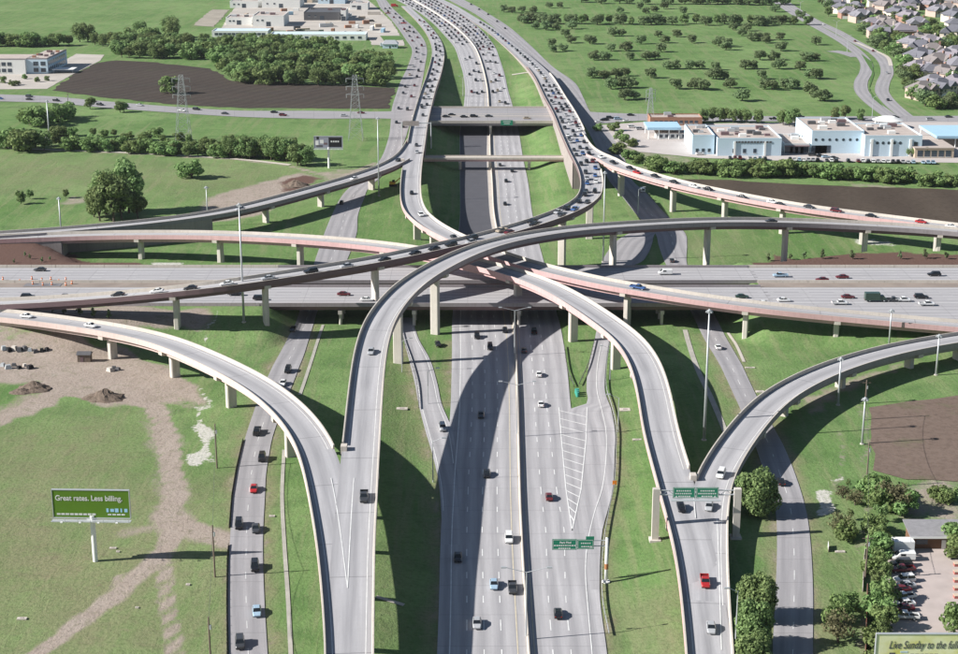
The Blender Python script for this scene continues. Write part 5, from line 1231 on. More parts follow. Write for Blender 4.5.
# cantilever sign over the freeway
b, h = top_h(606, 582, 540); h += .5
cs = thing('cantilever_sign', 'white cantilever post with green exit signs over the right freeway lanes', 'road sign', b)
mb = MB(); mb.tube((b.x, b.y, b.z - .3), (b.x, b.y, b.z + h), .38, .34, 12); mb.build('post', M['white'], cs, True)
mb = MB(); mb.tube((b.x, b.y, b.z + h*.30), (b.x, b.y, b.z + h*.42), .44, n=12); mb.build('band', flat('rust_band', (.35, .16, .07), .8), cs)
mb = MB(); mb.tube((b.x, b.y, b.z - .1), (b.x, b.y, b.z + .3), .9, n=12); mb.build('base', M['white'], cs)
lx = P(553, 545, b.z + h).x
for zz in (h - .6, h - 1.9):
    mb = MB(); mb.tube((b.x, b.y, b.z + zz), (lx + 1.0, b.y, b.z + zz), .13, n=6); mb.build('arm', M['galv'], cs)
xs = P(578, 545, b.z + h).x; xr_ = P(595, 545, b.z + h).x; zs0, zs1 = b.z + h - 2.6, b.z + h - .1
green_sign(cs, lx, xs - .06, b.y - .45, zs0, zs1, [(.60, 0.2, 'Park Blvd'), (.34, 4.6, None), (.08, 2.6, None)]); green_sign(cs, xs + .06, xr_, b.y - .45, zs0 + .15, zs1 - .1, [(.55, 2.0, None), (.2, 1.8, None)], (xr_ - .6, zs0 + .5, 0))
mb = MB(); mb.box((xr_ - .85, b.y - .45, zs1 + .3), (1.8, .1, .7)); mb.build('exit_tab', M['signgreen'], cs)
pg0, pg1 = P(402, 136, 11.2), P(437, 136, 11.2)
gq = thing('sign_gantry', 'small grey gantry seen from behind over the far left ramp', 'sign gantry', (pg0.x, pg0.y, zg(pg0.x, pg0.y)))
for xx in (pg0.x, P(431, 136, 11.2).x):
    mb = MB(); zz_ = zg(xx, pg0.y); mb.tube((xx, pg0.y, zz_ - .5), (xx, pg0.y, 18.4), .3, n=8); mb.build('post', M['galv'], gq)
mb = MB(); mb.box(((pg0.x + P(431, 136, 11.2).x)/2, pg0.y, 18.0), (P(431, 136, 11.2).x - pg0.x, .4, .5)); mb.build('beam', M['galv'], gq)
mb = MB(); mb.box((P(411, 136, 11.2).x, pg0.y - .35, 17.9), (8.5, .12, 2.6)); mb.build('panel', M['wall'], gq)
# billboards
def billboard(foot, ht, wd, hh, label, face, name='billboard', yaw=0.0, frame='galv', post='white'):
    root = thing(name, label, 'billboard', foot, yaw)
    def add(nm, mb, m): return mb.build(nm, m, root, off=(0, 0, 0))
    mb = MB(); mb.tube((0, 0, -.5), (0, 0, ht + .4), .55, n=14); add('post', mb, M[post])
    mb = MB(); mb.box((0, 0, ht + hh/2), (wd, .5, hh)); add('panel', mb, face)
    mb = MB()
    for s in (-1, 1): mb.box((s*(wd/2 + .08), -.02, ht + hh/2), (.16, .62, hh + .2))
    mb.box((0, -.02, ht + hh + .08), (wd + .3, .62, .16)); mb.box((0, -.02, ht - .08), (wd + .3, .62, .16)); add('frame', mb, M['galv'])
    mb = MB(); mb.box((0, -.95, ht - .55), (wd + .6, 1.5, .1)); wk = add('catwalk', mb, M[frame])
    for k in range(7): 
        mb = MB(); x = -wd/2 + wd*k/6; mb.box((x, -1.65, ht - .1), (.08, .08, .9)); add('railing_post', mb, M[frame])
    mb = MB(); mb.box((0, -1.65, ht + .35), (wd + .6, .07, .07)); add('railing', mb, M[frame])
    for k in range(4):
        mb = MB(); x = -wd*.36 + wd*.24*k; mb.tube((x, -1.6, ht - .5), (x, -2.6, ht - .2), .05, n=5); mb.box((x, -2.7, ht - .2), (.5, .3, .25)); add('flood_lamp', mb, M['white'])
    return root
def bb_text(root, s, x, z, size, mat, **kw):
    cu = bpy.data.curves.new('lettering', 'FONT'); cu.body = s; cu.size = size; cu.extrude = .01; cu.shear = kw.get('shear', 0); cu.offset = kw.get('bold', 0); cu.materials.append(mat)
    o = link(bpy.data.objects.new('lettering', solid_text(cu, 'lettering')), root); o['kind'] = 'stuff'; o.location = (x, -.29, z); o.rotation_euler = (R(90), 0, kw.get('tilt', 0)); o.scale = (kw.get('wide', 1), 1, 1); return o
def bb_bar(root, x, z, w_, h_, mat, name='text_line'):
    mb = MB(); mb.box((x, -.275, z), (w_, .03, h_)); return mb.build(name, mat, root, off=(0, 0, 0))
b, h = top_h(95.5, 561, 517)
gb = billboard(b, h, 17.0, 6.4, 'green billboard reading Great rates on a white post in the left field', flat('billboard_green', (.10, .20, .02), .5, .08), yaw=-.03)
bb_text(gb, 'Great rates. Less billing.', -7.9, h + 4.0, 1.75, M['white_line'], bold=.035, wide=.88)
lb = flat('pale_blue_print', (.32, .55, .74), .5)
for k, (w_, hh_) in enumerate(((.5, .9), (.8, .7), (.8, .9), (.35, .9), (.7, .8))): bb_bar(gb, 3.6 + k*1.02, h + 1.75, w_, hh_, lb, 'logo_letter')
x = -7.8
for k in range(9): bb_bar(gb, x + .45, h + .75, .8, .42, M['white_line']); x += .98
for k in range(4): bb_bar(gb, 4.0 + k*1.0, h + .75, .8, .3, M['white_line'])
bb_bar(gb, 0, h - .35, 2.4, .5, M['white_line'], 'owner_plate')
# lower right billboard, cut by the frame
zb = 7.5; p0 = P(876, 632, zb + 5.6); wd = 19.0
foot = Vector((p0.x + wd/2 + .2, p0.y, zg(p0.x + 7, p0.y)))
yb = billboard(foot, zb - foot.z, wd, 5.2, 'yellow billboard in handwritten letters at the lower right corner', None or (lambda: (lambda k: (k.color(k.mix((.62, .60, .16), (.78, .78, .50), k.ramp(k.noise(k.coord('Object', (.22, 1, .3)), 1.0, 2), [(.35, 0.), (.6, 1.)]))).m))(NT('billboard_yellow', .5)))())
bb_text(yb, 'Live Sunday to the fullest', -7.2, zb - foot.z + 2.3, 2.3, M['darksteel'], shear=.35, bold=.012, wide=.62)
x = -3.0
for k in range(6): bb_bar(yb, x + .4, zb - foot.z + 1.0, .7, .4, M['darksteel']); x += .9
bb_bar(yb, -6.4, zb - foot.z + 1.2, 1.1, .5, M['darksteel'], 'picture_mark'); bb_bar(yb, -4.2, zb - foot.z + 1.6, 1.4, .3, M['bluewall'], 'picture_mark')
b, h = top_h(329, 168, 148)
db = billboard(b, h, 14.0, 5.8, 'dark two-part billboard on a white post by the hedgerow', flat('billboard_grey', (.30, .31, .36), .5, .1))
bb_bar(db, 3.4, h + 2.9, 6.4, 4.8, M['black'], 'dark_picture'); 
for k in range(4): mb = MB(); mb.box((1.6 + k*1.1, -.31, h + 3.3), (.8, .03, .8)); mb.build('text_mark', M['white_line'], db, off=(0, 0, 0))
for x, z, w_, h_, m in ((-5.6, 2.6, 1.6, 2.2, 'whitewall'), (-3.2, 3.2, 1.8, 1.8, 'whitewall'), (-4.4, 1.0, 3.2, 1.0, 'darksteel'), (-1.4, 2.2, 1.8, 1.0, 'mauve'), (-5.2, 5.0, 1.2, 1.4, 'black')):
    bb_bar(db, x, h + z, w_, h_, M[m], 'picture_patch')
# lattice pylons
def pylon(px_, yb, yt, label):
    b, h = top_h(px_, yb, yt); root = thing('power_pylon', label, 'pylon', b, 0, 'lattice power pylons')
    w0, w1 = h*.11, h*.028; T_ = .16
    def cr(k, s): f = w0 + (w1 - w0)*s; return Vector((b.x + (f if k in (1, 2) else -f), b.y + (f if k in (2, 3) else -f), b.z + h*s))
    for k in range(4): mb = MB(); mb.bar(cr(k, 0), cr(k, .62), T_); mb.bar(cr(k, .62), cr(k, 1), T_*.8); mb.build('leg', M['galv'], root)
    mb = MB()
    lv = [0, .16, .3, .42, .53, .62, .70, .78, .86, .93, 1]
    for s0, s1 in zip(lv[:-1], lv[1:]):
        for k in range(4): mb.bar(cr(k, s0), cr((k+1) % 4, s1), T_*.5); mb.bar(cr((k+1) % 4, s0), cr(k, s1), T_*.5); mb.bar(cr(k, s1), cr((k+1) % 4, s1), T_*.5)
    mb.build('bracing', M['galv'], root)
    for s in (.70, .82, .94):
        mb = MB(); z = b.z + h*s; L = h*.14
        for sg_ in (-1, 1):
            mb.bar((b.x, b.y - w1, z), (b.x + sg_*L, b.y, z + .2), T_*.6); mb.bar((b.x, b.y + w1, z), (b.x + sg_*L, b.y, z + .2), T_*.6); mb.bar((b.x, b.y, z + h*.04), (b.x + sg_*L, b.y, z + .2), T_*.5)
            mb.tube((b.x + sg_*L*.95, b.y, z), (b.x + sg_*L*.95, b.y, z - 1.8), .14, n=5)
        mb.build('cross_arm', M['galv'], root)
    return b, h
PY = [pylon(184, 141, 75, 'lattice power pylon standing in the left hedgerow'), pylon(356, 140, 75, 'lattice power pylon behind the dark billboard near the freeway'), pylon(650, 122, 88, 'lattice power pylon in front of the pasture on the right')]
# timber utility poles and wires
def upole(px_, yb, yt, label, arm=True):
    b, h = top_h(px_, yb, yt); root = thing('utility_pole', label, 'utility pole', b, 0, 'timber utility poles')
    mb = MB(); mb.tube((b.x, b.y, b.z - .5), (b.x, b.y, b.z + h), .22, .15, 8); mb.build('pole', M['wood'], root)
    if arm: mb = MB(); mb.box((b.x, b.y, b.z + h - .8), (2.4, .14, .14)); mb.build('crossarm', M['wood'], root)
    mb = MB(); mb.tube((b.x + .3, b.y, b.z + h - 2.6), (b.x + .3, b.y, b.z + h - 1.7), .22, n=8); mb.build('transformer', M['galv'], root)
    return b + Vector((0, 0, h - .7))
u1 = upole(215, 577, 525, 'timber utility pole beside the left frontage road and billboard shadow', False)
u2 = upole(211, 668, 617, 'timber utility pole at the bottom beside the left frontage road', False)
u3 = upole(217, 468, 424, 'timber utility pole beside the white gravel patch', False)
u4 = upole(866, 488, 442, 'timber utility pole at the corner of the tilled plot')
u5 = upole(865, 580, 535, 'timber utility pole beside the red fence at lower right')
u6 = upole(864, 420, 380, 'timber utility pole near the low right ramp')
u7 = upole(69, 116, 93, 'distant timber pole beside the far cross street', True)
def wire(a, b, label, sag=1.2):
    mb = MB(); pr = None
    for k in range(9):
        t = k/8; q = a.lerp(b, t) - Vector((0, 0, sag*4*t*(1-t)))
        if pr: mb.tube(pr, q, .035, n=4)
        pr = q
    tag(mb.build('power_line', M['darksteel']), label, 'power line', 'power lines')
wire(u4, u5, 'thin power line between the two poles by the red fence'); wire(u6, u4, 'thin power line from the ramp pole to the tilled plot pole')
wire(u1, u2, 'thin power line between the two lower left poles'); wire(u3, u1, 'thin power line beside the white gravel patch')
for (a, ha), (b, hb), wh in ((PY[0], PY[1], 'between the two left pylons'), (PY[1], PY[2], 'from the billboard pylon over the freeway'), ((PY[0][0] + Vector((-230, 8, 0)), PY[0][1]), PY[0], 'leaving the hedgerow pylon to the left edge')):
    for j, s_ in enumerate((.70, .82, .94)):
        for sg_, sw in ((-1, 'far'), (1, 'near')):
            mb = MB(); pr = None
            for k in range(17):
                t = k / 16; q = a.lerp(b, t) + Vector((0, -sg_ * 2.0, (ha * s_ - 1.5) * (1 - t) + (hb * s_ - 1.5) * t - 6 * 4 * t * (1 - t)))
                if pr is not None: mb.tube(pr, q, .03, n=3)
                pr = q
            tag(mb.build('power_line', M['darksteel']), f'{sw} power cable {wh}, {ordw(j)} from the bottom', 'power line', 'pylon cables')
# guard rails
def guardrail(label, px, side_off=0.0, h=.75, posts=4.0, name='guard_rail', mat='galv'):
    w_ = [G(*p) for p in px]; S_ = crom([(p.x, p.y) for p in w_], 2.0); S_ = np.array([(x, y, zg(x, y) + .1, 1.) for x, y in S_]); T_, N_ = frames(S_)
    root = thing(name, label, 'guard rail', tuple(S_[0, :3]))
    sweep(S_, N_, lambda w: [(.06, h - .32), (.06, h), (-.06, h), (-.06, h - .32)], [0]*4).build('rail', M[mat], root)
    acc = 0; n_ = 0
    for i in range(1, len(S_)):
        acc += math.hypot(*(S_[i, :2] - S_[i-1, :2]))
        if acc > posts: acc = 0; mb = MB(); mb.box((S_[i, 0], S_[i, 1], S_[i, 2] + h/2 - .2), (.18, .18, h + .4), math.atan2(T_[i, 1], T_[i, 0])); mb.build('post', M['wood'], root)
guardrail('long guard rail with timber posts along the right freeway shoulder', [(609,636),(603,605),(601.5,575),(603,548),(609,512),(614,487),(616,455),(616,428),(611.5,407),(606.5,390),(606.5,368),(610,343)], posts=3.0)
guardrail('dark guard rail on the left of the exit ramp', [(401,330),(404,342),(411,362),(417,385),(419,410)], mat='darksteel')
guardrail('guard rail on the left side of the grass island', [(564,347),(568,372),(574,387)], mat='darksteel'); guardrail('guard rail on the right side of the grass island', [(595,340),(588,366),(579,386)], mat='darksteel')
p = G(577, 393)
ec = thing('crash_barrels', 'green crash cushion at the nose of the grass island', 'crash cushion', p)
tc = flat('teal_plastic', (.05, .28, .22), .5)
for k in range(3): mb = MB(); mb.tube((p.x, p.y - k*1.6, p.z - .1), (p.x, p.y - k*1.6, p.z + 1.3), .75 - .1*k, .65 - .1*k, 12); mb.build('barrel', tc, ec)
# roadside fence beside the lower left field (dark edge of the frontage road)
for i, (x, y) in enumerate(((613, 487),)):
    p = G(x + 1.5, y); mk = thing('marker_post', 'small orange marker beside the long guard rail', 'marker', p); mb = MB(); mb.tube((p.x, p.y, p.z), (p.x, p.y, p.z + .9), .09, n=6); mb.build('post', M['white'], mk); mb = MB(); mb.box((p.x, p.y - .05, p.z + 1.2), (1.1, .06, 1.1)); mb.build('plate', flat('orange_plate', (.7, .22, .03), .5), mk)
# drain inlets and small pale slabs on the grass
for i, (x, y, a_, b_) in enumerate(((402, 409, 3.2, 1.8), (625, 410, 3.0, 2.4), (637, 440, 2.4, 1.0), (272, 516.5, 1.4, .8), (113, 548.5, 1.6, .7), (118, 552, .8, .6), (188, 585, .9, .8), (22, 619, 2.0, .9), (750, 368, 3.0, .8), (760, 392, 2.4, 1.6), (840, 552, 2.2, .8), (137, 608, .7, .5))):
    p = G(x, y); s_ = thing('drain_slab', f'small pale concrete slab lying on the grass, {ordw(i)} of twelve', 'slab', p, 0, 'small slabs on the grass')
    mb = MB(); mb.box((p.x, p.y, p.z + .1), (a_, b_, .3)); mb.build('slab_top', M['cream'], s_); mb = MB(); mb.box((p.x, p.y, p.z + .27), (a_*.4, b_*.4, .06)); mb.build('lid', M['wall'], s_)
# traffic cones and drums in the work zone of the crossing freeway median
oc = flat('cone_orange', (.7, .2, .06), .6)
for i, (x, y) in enumerate(((3,280),(20,282.5),(32,279.5),(33,284.5),(42,281),(43,285.5),(51,280),(52,285),(59,282.5),(66,280.5),(66,285.5),(72,284))):
    p = P(x, y, EWZ); o = thing('traffic_drum', f'orange traffic drum in the median work zone, {ordw(i)} from the left', 'traffic drum', (p.x, p.y, EWZ), 0, 'drums in the work zone')
    mb = MB(); mb.tube((p.x, p.y, EWZ + .02), (p.x, p.y, EWZ + 1.15), .34, .26, 10); mb.build('drum', oc, o); mb = MB(); mb.tube((p.x, p.y, EWZ + .6), (p.x, p.y, EWZ + .85), .325, .30, 10); mb.build('band', M['white'], o)
p = P(45, 283, EWZ); mb = MB(); mb.box((p.x, 547, EWZ + .02), (13, 4.5, .1)); tag(mb.build('asphalt_patch', M['asphalt']), 'dark asphalt patch between the traffic drums', kind='structure')
# soil heaps, stacked drums and building-site clutter
def heap(px_, py_, r, h, label):
    p = G(px_, py_); g = np.random.default_rng(int(px_)); n = 22; vs = [(p.x, p.y, p.z + h)]; fs = []
    for j in range(1, 7):
        for k in range(n):
            f = j/6; a = 2*math.pi*k/n; rr = r*f*(1 + g.normal()*.09); zz = h*(1-f)**1.15*(1 + g.normal()*.12) - (.15 if j == 6 else 0)
            vs.append((p.x + rr*math.cos(a)*1.35, p.y + rr*math.sin(a), p.z + zz))
    for k in range(n): fs.append((0, 1+k, 1+(k+1) % n))
    for j in range(5):
        for k in range(n): fs.append((1+j*n+k, 1+(j+1)*n+k, 1+(j+1)*n+(k+1) % n, 1+j*n+(k+1) % n))
    mb = MB(); mb.add(vs, fs); k_ = NT('heap_soil', .95, .05); k_.color(k_.mix((.10, .075, .06), (.24, .19, .15), k_.noise(k_.geo(), .9, 5, .7))); k_.bump(k_.noise(k_.geo(), 1.6, 5, .75), .4, .9)
    tag(mb.build('soil_heap', k_.m), label, 'soil heap', 'soil heaps in the yard')
heap(105, 398, 4.6, 3.0, 'pointed brown soil heap in the middle of the bare yard'); heap(34, 389, 4.2, 2.6, 'darker soil heap near the left edge of the yard'); heap(296, 186, 5.5, 3.0, 'red-brown soil heap behind the meadow ramp')
heap(22, 392, 3.0, 1.2, 'low flat soil heap beside the darker one at the left edge')
for i, (x, y) in enumerate([(4+5.2*k, 349 + (k % 2)*1.5) for k in range(6)] + [(3+5.5*k, 366 + (k % 2)*2.5) for k in range(6)] + [(36,352),(42,351),(47,350),(110,371),(114,369),(118,370)]):
    p = G(x, y); r_ = random.uniform(.7, 1.1); o = thing('rubble_block', f'chunk of grey rubble in the yard at left, {ordw(i)} of the pile', 'rubble', p, random.uniform(0, 3), 'rubble in the yard')
    mb = MB(); mb.frustum((-r_, r_, -r_*.8, r_*.8, -.2), (-r_*.7, r_*.6, -r_*.5, r_*.6, r_*1.1)); mb.build('block', random.choice([M['darksteel'], M['pier'], M['black'], M['galv']]), o, off=(0, 0, 0))
p = G(85, 361); o = thing('site_cabin', 'small dark cabin standing under the cream ramp', 'cabin', p)
mb = MB(); mb.box((p.x, p.y, p.z + 1.2), (4.0, 2.6, 2.4)); mb.build('wall', M['wood'], o); mb = MB(); mb.frustum((p.x-2.3, p.x+2.3, p.y-1.6, p.y+1.6, p.z+2.4), (p.x-2.2, p.x+2.2, p.y-.1, p.y+.1, p.z+3.2)); mb.build('roof', M['darksteel'], o); mb = MB(); mb.box((p.x-.6, p.y-1.33, p.z+.95), (.9, .08, 1.9)); mb.build('door', M['mauve'], o)
p = G(393, 186); o = thing('excavator', 'small yellow digger parked under the ramp split', 'excavator', p); yl = flat('digger_yellow', (.55, .33, .04), .5)
for s_ in (-1, 1): mb = MB(); mb.box((p.x, p.y + s_*1.0, p.z + .4), (3.6, .6, .8)); mb.build('track', M['black'], o)
mb = MB(); mb.box((p.x - .3, p.y, p.z + 1.5), (2.8, 2.0, 1.2)); mb.build('body', yl, o); mb = MB(); mb.box((p.x + .3, p.y - .5, p.z + 2.5), (1.2, 1.0, 1.0)); mb.build('cab', M['car_glass'], o)
mb = MB(); mb.bar((p.x + .9, p.y, p.z + 1.7), (p.x + 3.4, p.y, p.z + 3.9), .4); mb.bar((p.x + 3.4, p.y, p.z + 3.9), (p.x + 4.6, p.y, p.z + 1.4), .32); mb.build('boom', yl, o); mb = MB(); mb.box((p.x + 4.6, p.y, p.z + 1.0), (.7, .9, .8)); mb.build('bucket', M['darksteel'], o)
p = G(44, 143); o = thing('equipment_cabinet', 'small grey cabinet at the foot of the far left mast', 'cabinet', p); mb = MB(); mb.box((p.x, p.y, p.z + 1.3), (4.0, 2.5, 2.8)); mb.build('cabinet_body', M['galv'], o); mb = MB(); mb.box((p.x, p.y, p.z + 2.8), (4.4, 2.9, .2)); mb.build('roof', M['whitewall'], o)
# fence lower right
def fence(label, pts, h, mat, name='fence', post=3.0):
    w_ = [G(*p) for p in pts]; root = thing(name, label, 'fence', w_[0])
    for a, b in zip(w_[:-1], w_[1:]):
        n_ = max(1, int((b - a).length / post))
        for k in range(n_):
            q0, q1 = a.lerp(b, k/n_), a.lerp(b, (k+1)/n_); m_ = (q0 + q1)/2; L = (q1 - q0).length
            mb = MB(); mb.box((m_.x, m_.y, zg(m_.x, m_.y) + h/2), (L - .08, .1, h), math.atan2(q1.y - q0.y, q1.x - q0.x)); mb.build('panel', mat, root)
            mb = MB(); mb.box((q0.x, q0.y, zg(q0.x, q0.y) + h/2), (.16, .16, h + .3)); mb.build('post', M['wood'], root)
fence('reddish-brown board fence at the bottom right of the lawn', [(867, 592), (866, 625), (865, 660), (864, 700)], 1.9, flat('red_brown_boards', (.20, .085, .06), .9))
fence('pale low wall between the lawn and the hedge', [(866, 541), (864, 560), (862.5, 592)], 1.0, M['cream'], 'low_wall', 4.0)
fence('black silt fence along the left edge of the left frontage road', [(228.5, 700), (227, 654), (226.5, 600), (227, 560), (228.5, 545)], .55, M['black'], 'silt_fence', 4.0)
fence('black silt fence along the frontage road above the dirt entrance', [(229, 528), (231.5, 497), (236, 470), (243, 440)], .55, M['black'], 'silt_fence', 4.0)
fence('pale post rail standing on the lawn near the gravel patch', [(828.5, 552), (828, 546)], 1.2, M['whitewall'], 'rail_panel')

# ------------------------------------------------------------------ buildings
def wbox(root, nm, x0, x1, y0, y1, z0, z1, mat):
    mb = MB(); mb.box(((x0+x1)/2, (y0+y1)/2, (z0+z1)/2), (x1-x0, y1-y0, z1-z0)); return mb.build(nm, mat, root)
def window_row(root, x0, x1, n, y, z, w_, h_, wall=None, name='window', mat='glass_far'):
    for k in range(n):
        x = x0 + (x1-x0)*(k+.5)/n
        mb = MB(); mb.box((x, y - .03, z), (w_, .12, h_)); o = mb.build(name, M[mat], root)
        mb = MB(); mb.box((x, y - .11, z - h_/2 - .08), (w_ + .3, .1, .16)); mb.build('sill', M['whitewall'], o, off=root.location)
def flat_building(label, px0, px1, py_, hgt, depth, wall, name='store_building', roof='roofgravel', units=4, base=None, pr=.7, cat='building'):
    a, b = G(px0, py_), G(px1, py_); z = (a.z + b.z)/2 if base is None else base; y = (a.y + b.y)/2
    root = thing(name, label, cat, ((a.x+b.x)/2, y, z))
    w_ = wbox(root, 'wall', a.x, b.x, y, y + depth, z - .5, z + hgt, M[wall])
    wbox(root, 'roof', a.x + .4, b.x - .4, y + .4, y + depth - .4, z + hgt, z + hgt + .12, M[roof])
    for (x0, x1, y0, y1) in ((a.x-.02, b.x+.02, y-.02, y+.4), (a.x-.02, b.x+.02, y+depth-.4, y+depth+.02), (a.x-.02, a.x+.4, y+.4, y+depth-.4), (b.x-.4, b.x+.02, y+.4, y+depth-.4)):
        wbox(root, 'parapet', x0, x1, y0, y1, z + hgt - .01, z + hgt + pr, M[wall])
    for k in range(units):
        x = random.uniform(a.x + 3, b.x - 3); yy = random.uniform(y + depth*.2, y + depth*.85); s_ = random.uniform(1.2, 2.4)
        wbox(root, 'roof_unit', x - s_, x + s_, yy - s_*.7, yy + s_*.7, z + hgt + .1, z + hgt + .1 + s_*.8, M[random.choice(['galv', 'mauve', 'darksteel', 'whitewall'])])
    return root, a.x, b.x, y, z
# stores on the right
r, x0, x1, y, z = flat_building('pale blue store with dark letters above the door, left of the row', 717, 781, 156, 8.6, 40, 'bluewall', units=12)
window_row(r, x0 + 6, x0 + 22, 3, y, z + 2.6, 1.6, 2.2)
wbox(r, 'pilaster', x0 + (x1-x0)*.27 - .5, x0 + (x1-x0)*.27 + .5, y - .5, y - .05, z, z + 7.6, M['whitewall']); wbox(r, 'pilaster', x1 - 9, x1 - 8, y - .5, y - .05, z, z + 7.6, M['whitewall'])
for k in range(12): wbox(r, 'sign_letter', x0 + 9 + k*1.6, x0 + 10.1 + k*1.6, y - .25, y - .03, z + 6.8, z + 7.7, M['darksteel'])
r, x0, x1, y, z = flat_building('small pale store block at the left end of the store row', 692, 714, 154.5, 9.5, 34, 'bluewall', units=4)
window_row(r, x0 + 1, x1 - 1, 3, y, z + 2.2, 1.5, 1.8)
r, x0, x1, y, z = flat_building('low link building with dark shop fronts between the stores', 784, 809, 153.5, 4.6, 30, 'whitewall', units=3)
window_row(r, x0 + 1, x1 - 1, 4, y, z + 1.9, 4.2, 3.4, name='shop_front'); wbox(r, 'canopy', x0, x1, y - 2.2, y - .05, z + 3.9, z + 4.3, M['mauve'])
r, x0, x1, y, z = flat_building('tall pale blue store with round windows and dark shop fronts', 811, 863, 153.5, 11.2, 44, 'bluewall', units=8)
for k in range(7):
    xx = x0 + (x1-x0)*(k+.6)/7.6; mb = MB(); mb.tube((xx, y - .08, z + 7.2), (xx, y + .1, z + 7.2), .75, n=12); mb.build('round_window', M['glass_far'], r)
window_row(r, x0 + 1, x1 - 18, 4, y, z + 2.2, 4.0, 4.0, name='shop_front')
r, x0, x1, y, z = flat_building('pale blue store with a row of round windows at the right end', 864, 921, 156.5, 10.2, 40, 'bluewall', units=8)
for k in range(6):
    xx = x0 + 2 + (x1-x0)*.6*(k+.5)/6; mb = MB(); mb.tube((xx, y - .08, z + 7.0), (xx, y + .1, z + 7.0), .8, n=12); mb.build('round_window', M['glass_far'], r)
wbox(r, 'tall_window', x1 - 4.2, x1 - 2.2, y - .12, y, z + 1, z + 7.5, M['glass_far'])
for f in (.12, .47, .8): wbox(r, 'pilaster', x0 + (x1-x0)*f - .6, x0 + (x1-x0)*f + .6, y - .6, y - .05, z, z + 9, M['whitewall'])
for f, wd_ in ((.35, 20), ):
    p = G(930, 158); rr = thing('store_wing', 'dark glazed low wing at the right end of the stores', 'building', p); wbox(rr, 'wall', p.x - 8, p.x + 12, p.y, p.y + 24, p.z - .3, p.z + 5, M['tan']); wbox(rr, 'roof', p.x - 8.5, p.x + 12.5, p.y - .5, p.y + 24, p.z + 5, p.z + 5.4, M['roofgravel']); window_row(rr, p.x - 7, p.x + 11, 5, p.y, p.z + 2.2, 2.8, 3.2)
def canopy(label, px0, px1, py_, hgt, depth, n):
    a, b = G(px0, py_), G(px1, py_); root = thing('canopy', label, 'canopy', a)
    wbox(root, 'canopy_roof', a.x, b.x, a.y, a.y + depth, a.z + hgt, a.z + hgt + 1.3, M['bluecanopy']); wbox(root, 'soffit', a.x + .3, b.x - .3, a.y + .3, a.y + depth - .3, a.z + hgt - .15, a.z + hgt - .01, M['whitewall'])
    for k in range(n):
        for yy in (a.y + 1.2, a.y + depth - 1.2):
            x = a.x + 1 + (b.x - a.x - 2)*k/max(1, n-1); mb = MB(); mb.tube((x, yy, a.z - .2), (x, yy, a.z + hgt - .1), .3, n=8); mb.build('column', M['whitewall'], root)
canopy('bright blue filling station canopy at the left end of the car park', 647, 681, 139.5, 5.2, 20, 4)
canopy('long pale blue canopy at the far right of the stores', 936, 1010, 148, 5.0, 36, 5)
p = G(650, 141); rr = thing('kiosk', 'small white kiosk beneath the blue canopy', 'kiosk', p); q = G(690, 141); wbox(rr, 'wall', p.x + 4, q.x, p.y + 6, p.y + 14, p.z - .2, p.z + 3.2, M['whitewall']); wbox(rr, 'roof', p.x + 3.6, q.x + .4, p.y + 5.6, p.y + 14.4, p.z + 3.2, p.z + 3.5, M['roofgravel']); window_row(rr, p.x + 5, q.x - 1, 5, p.y + 6, p.z + 1.7, 1.8, 1.6)
r, x0, x1, y, z = flat_building('long low brick building behind the filling station canopy', 650, 702, 125.5, 4.0, 14, 'brickwall', roof='roofgravel', units=2); window_row(r, x0 + 2, x1 - 2, 9, y, z + 2, 1.8, 1.6)
# round pavilion
p = G(887, 127.5); rr = thing('round_pavilion', 'round white pavilion behind the right-hand store', 'pavilion', p)
mb = MB(); mb.tube((p.x, p.y, p.z - .3), (p.x, p.y, p.z + 4.4), 7, n=24); mb.build('drum_wall', M['whitewall'], rr); mb = MB(); mb.tube((p.x, p.y, p.z + 4.4), (p.x, p.y, p.z + 6.2), 8.6, 4, 24); mb.build('cone_roof', M['whitewall'], rr)
for k in range(9): a_ = R(200 + k*17.5); mb = MB(); mb.box((p.x + 7*math.cos(a_), p.y + 7*math.sin(a_), p.z + 2.2), (.16, 1.5, 2.6), a_); mb.build('window', M['glass_far'], rr)
# two-storey office at far left
a, b = G(-60, 74.5), G(47, 74.5); z = a.z; y = a.y; hgt = 10.2
xw = G(26, 74.5).x; root = thing('office_building', 'two-storey white and grey office block at the far left edge', 'building', ((a.x+b.x)/2, y, z))
wbox(root, 'wall', xw, b.x, y + 3, y + 58, z - .3, z + hgt, M['bluewall']); wbox(root, 'wall', a.x, xw - .02, y, y + 30, z - .3, z + hgt + .3, M['whitewall'])
wbox(root, 'roof', xw + .5, b.x - .5, y + 3.5, y + 57.5, z + hgt, z + hgt + .15, M['roofgravel']); wbox(root, 'roof', a.x, xw - .5, y + .5, y + 29.5, z + hgt + .3, z + hgt + .45, M['roofgravel'])
for (xa, xb_, ya, yb_) in ((xw + .02, b.x + .03, y + 2.97, y + 3.4), (b.x - .4, b.x + .03, y + 3.4, y + 58.03), (a.x, xw + .01, y - .03, y + .4)): wbox(root, 'parapet', xa, xb_, ya, yb_, z + hgt - .05, z + hgt + .9, M['greyfascia'])
window_row(root, a.x + 2, xw - 9, 12, y, z + 7.2, 3.0, 2.6); window_row(root, a.x + 2, xw - 9, 12, y, z + 2.8, 3.0, 2.6); window_row(root, xw + 4, b.x - .5, 2, y + 3, z + 7.2, 3.4, 2.8); window_row(root, xw + 4, b.x - .5, 2, y + 3, z + 2.8, 3.4, 2.8)
for zz in (2.8, 7.2):
    for k in range(10): wbox(root, 'window', b.x - .03, b.x + .1, y + 5.5 + k*4.9, y + 8.5 + k*4.9, z + zz - 1.3, z + zz + 1.3, M['glass_far'])
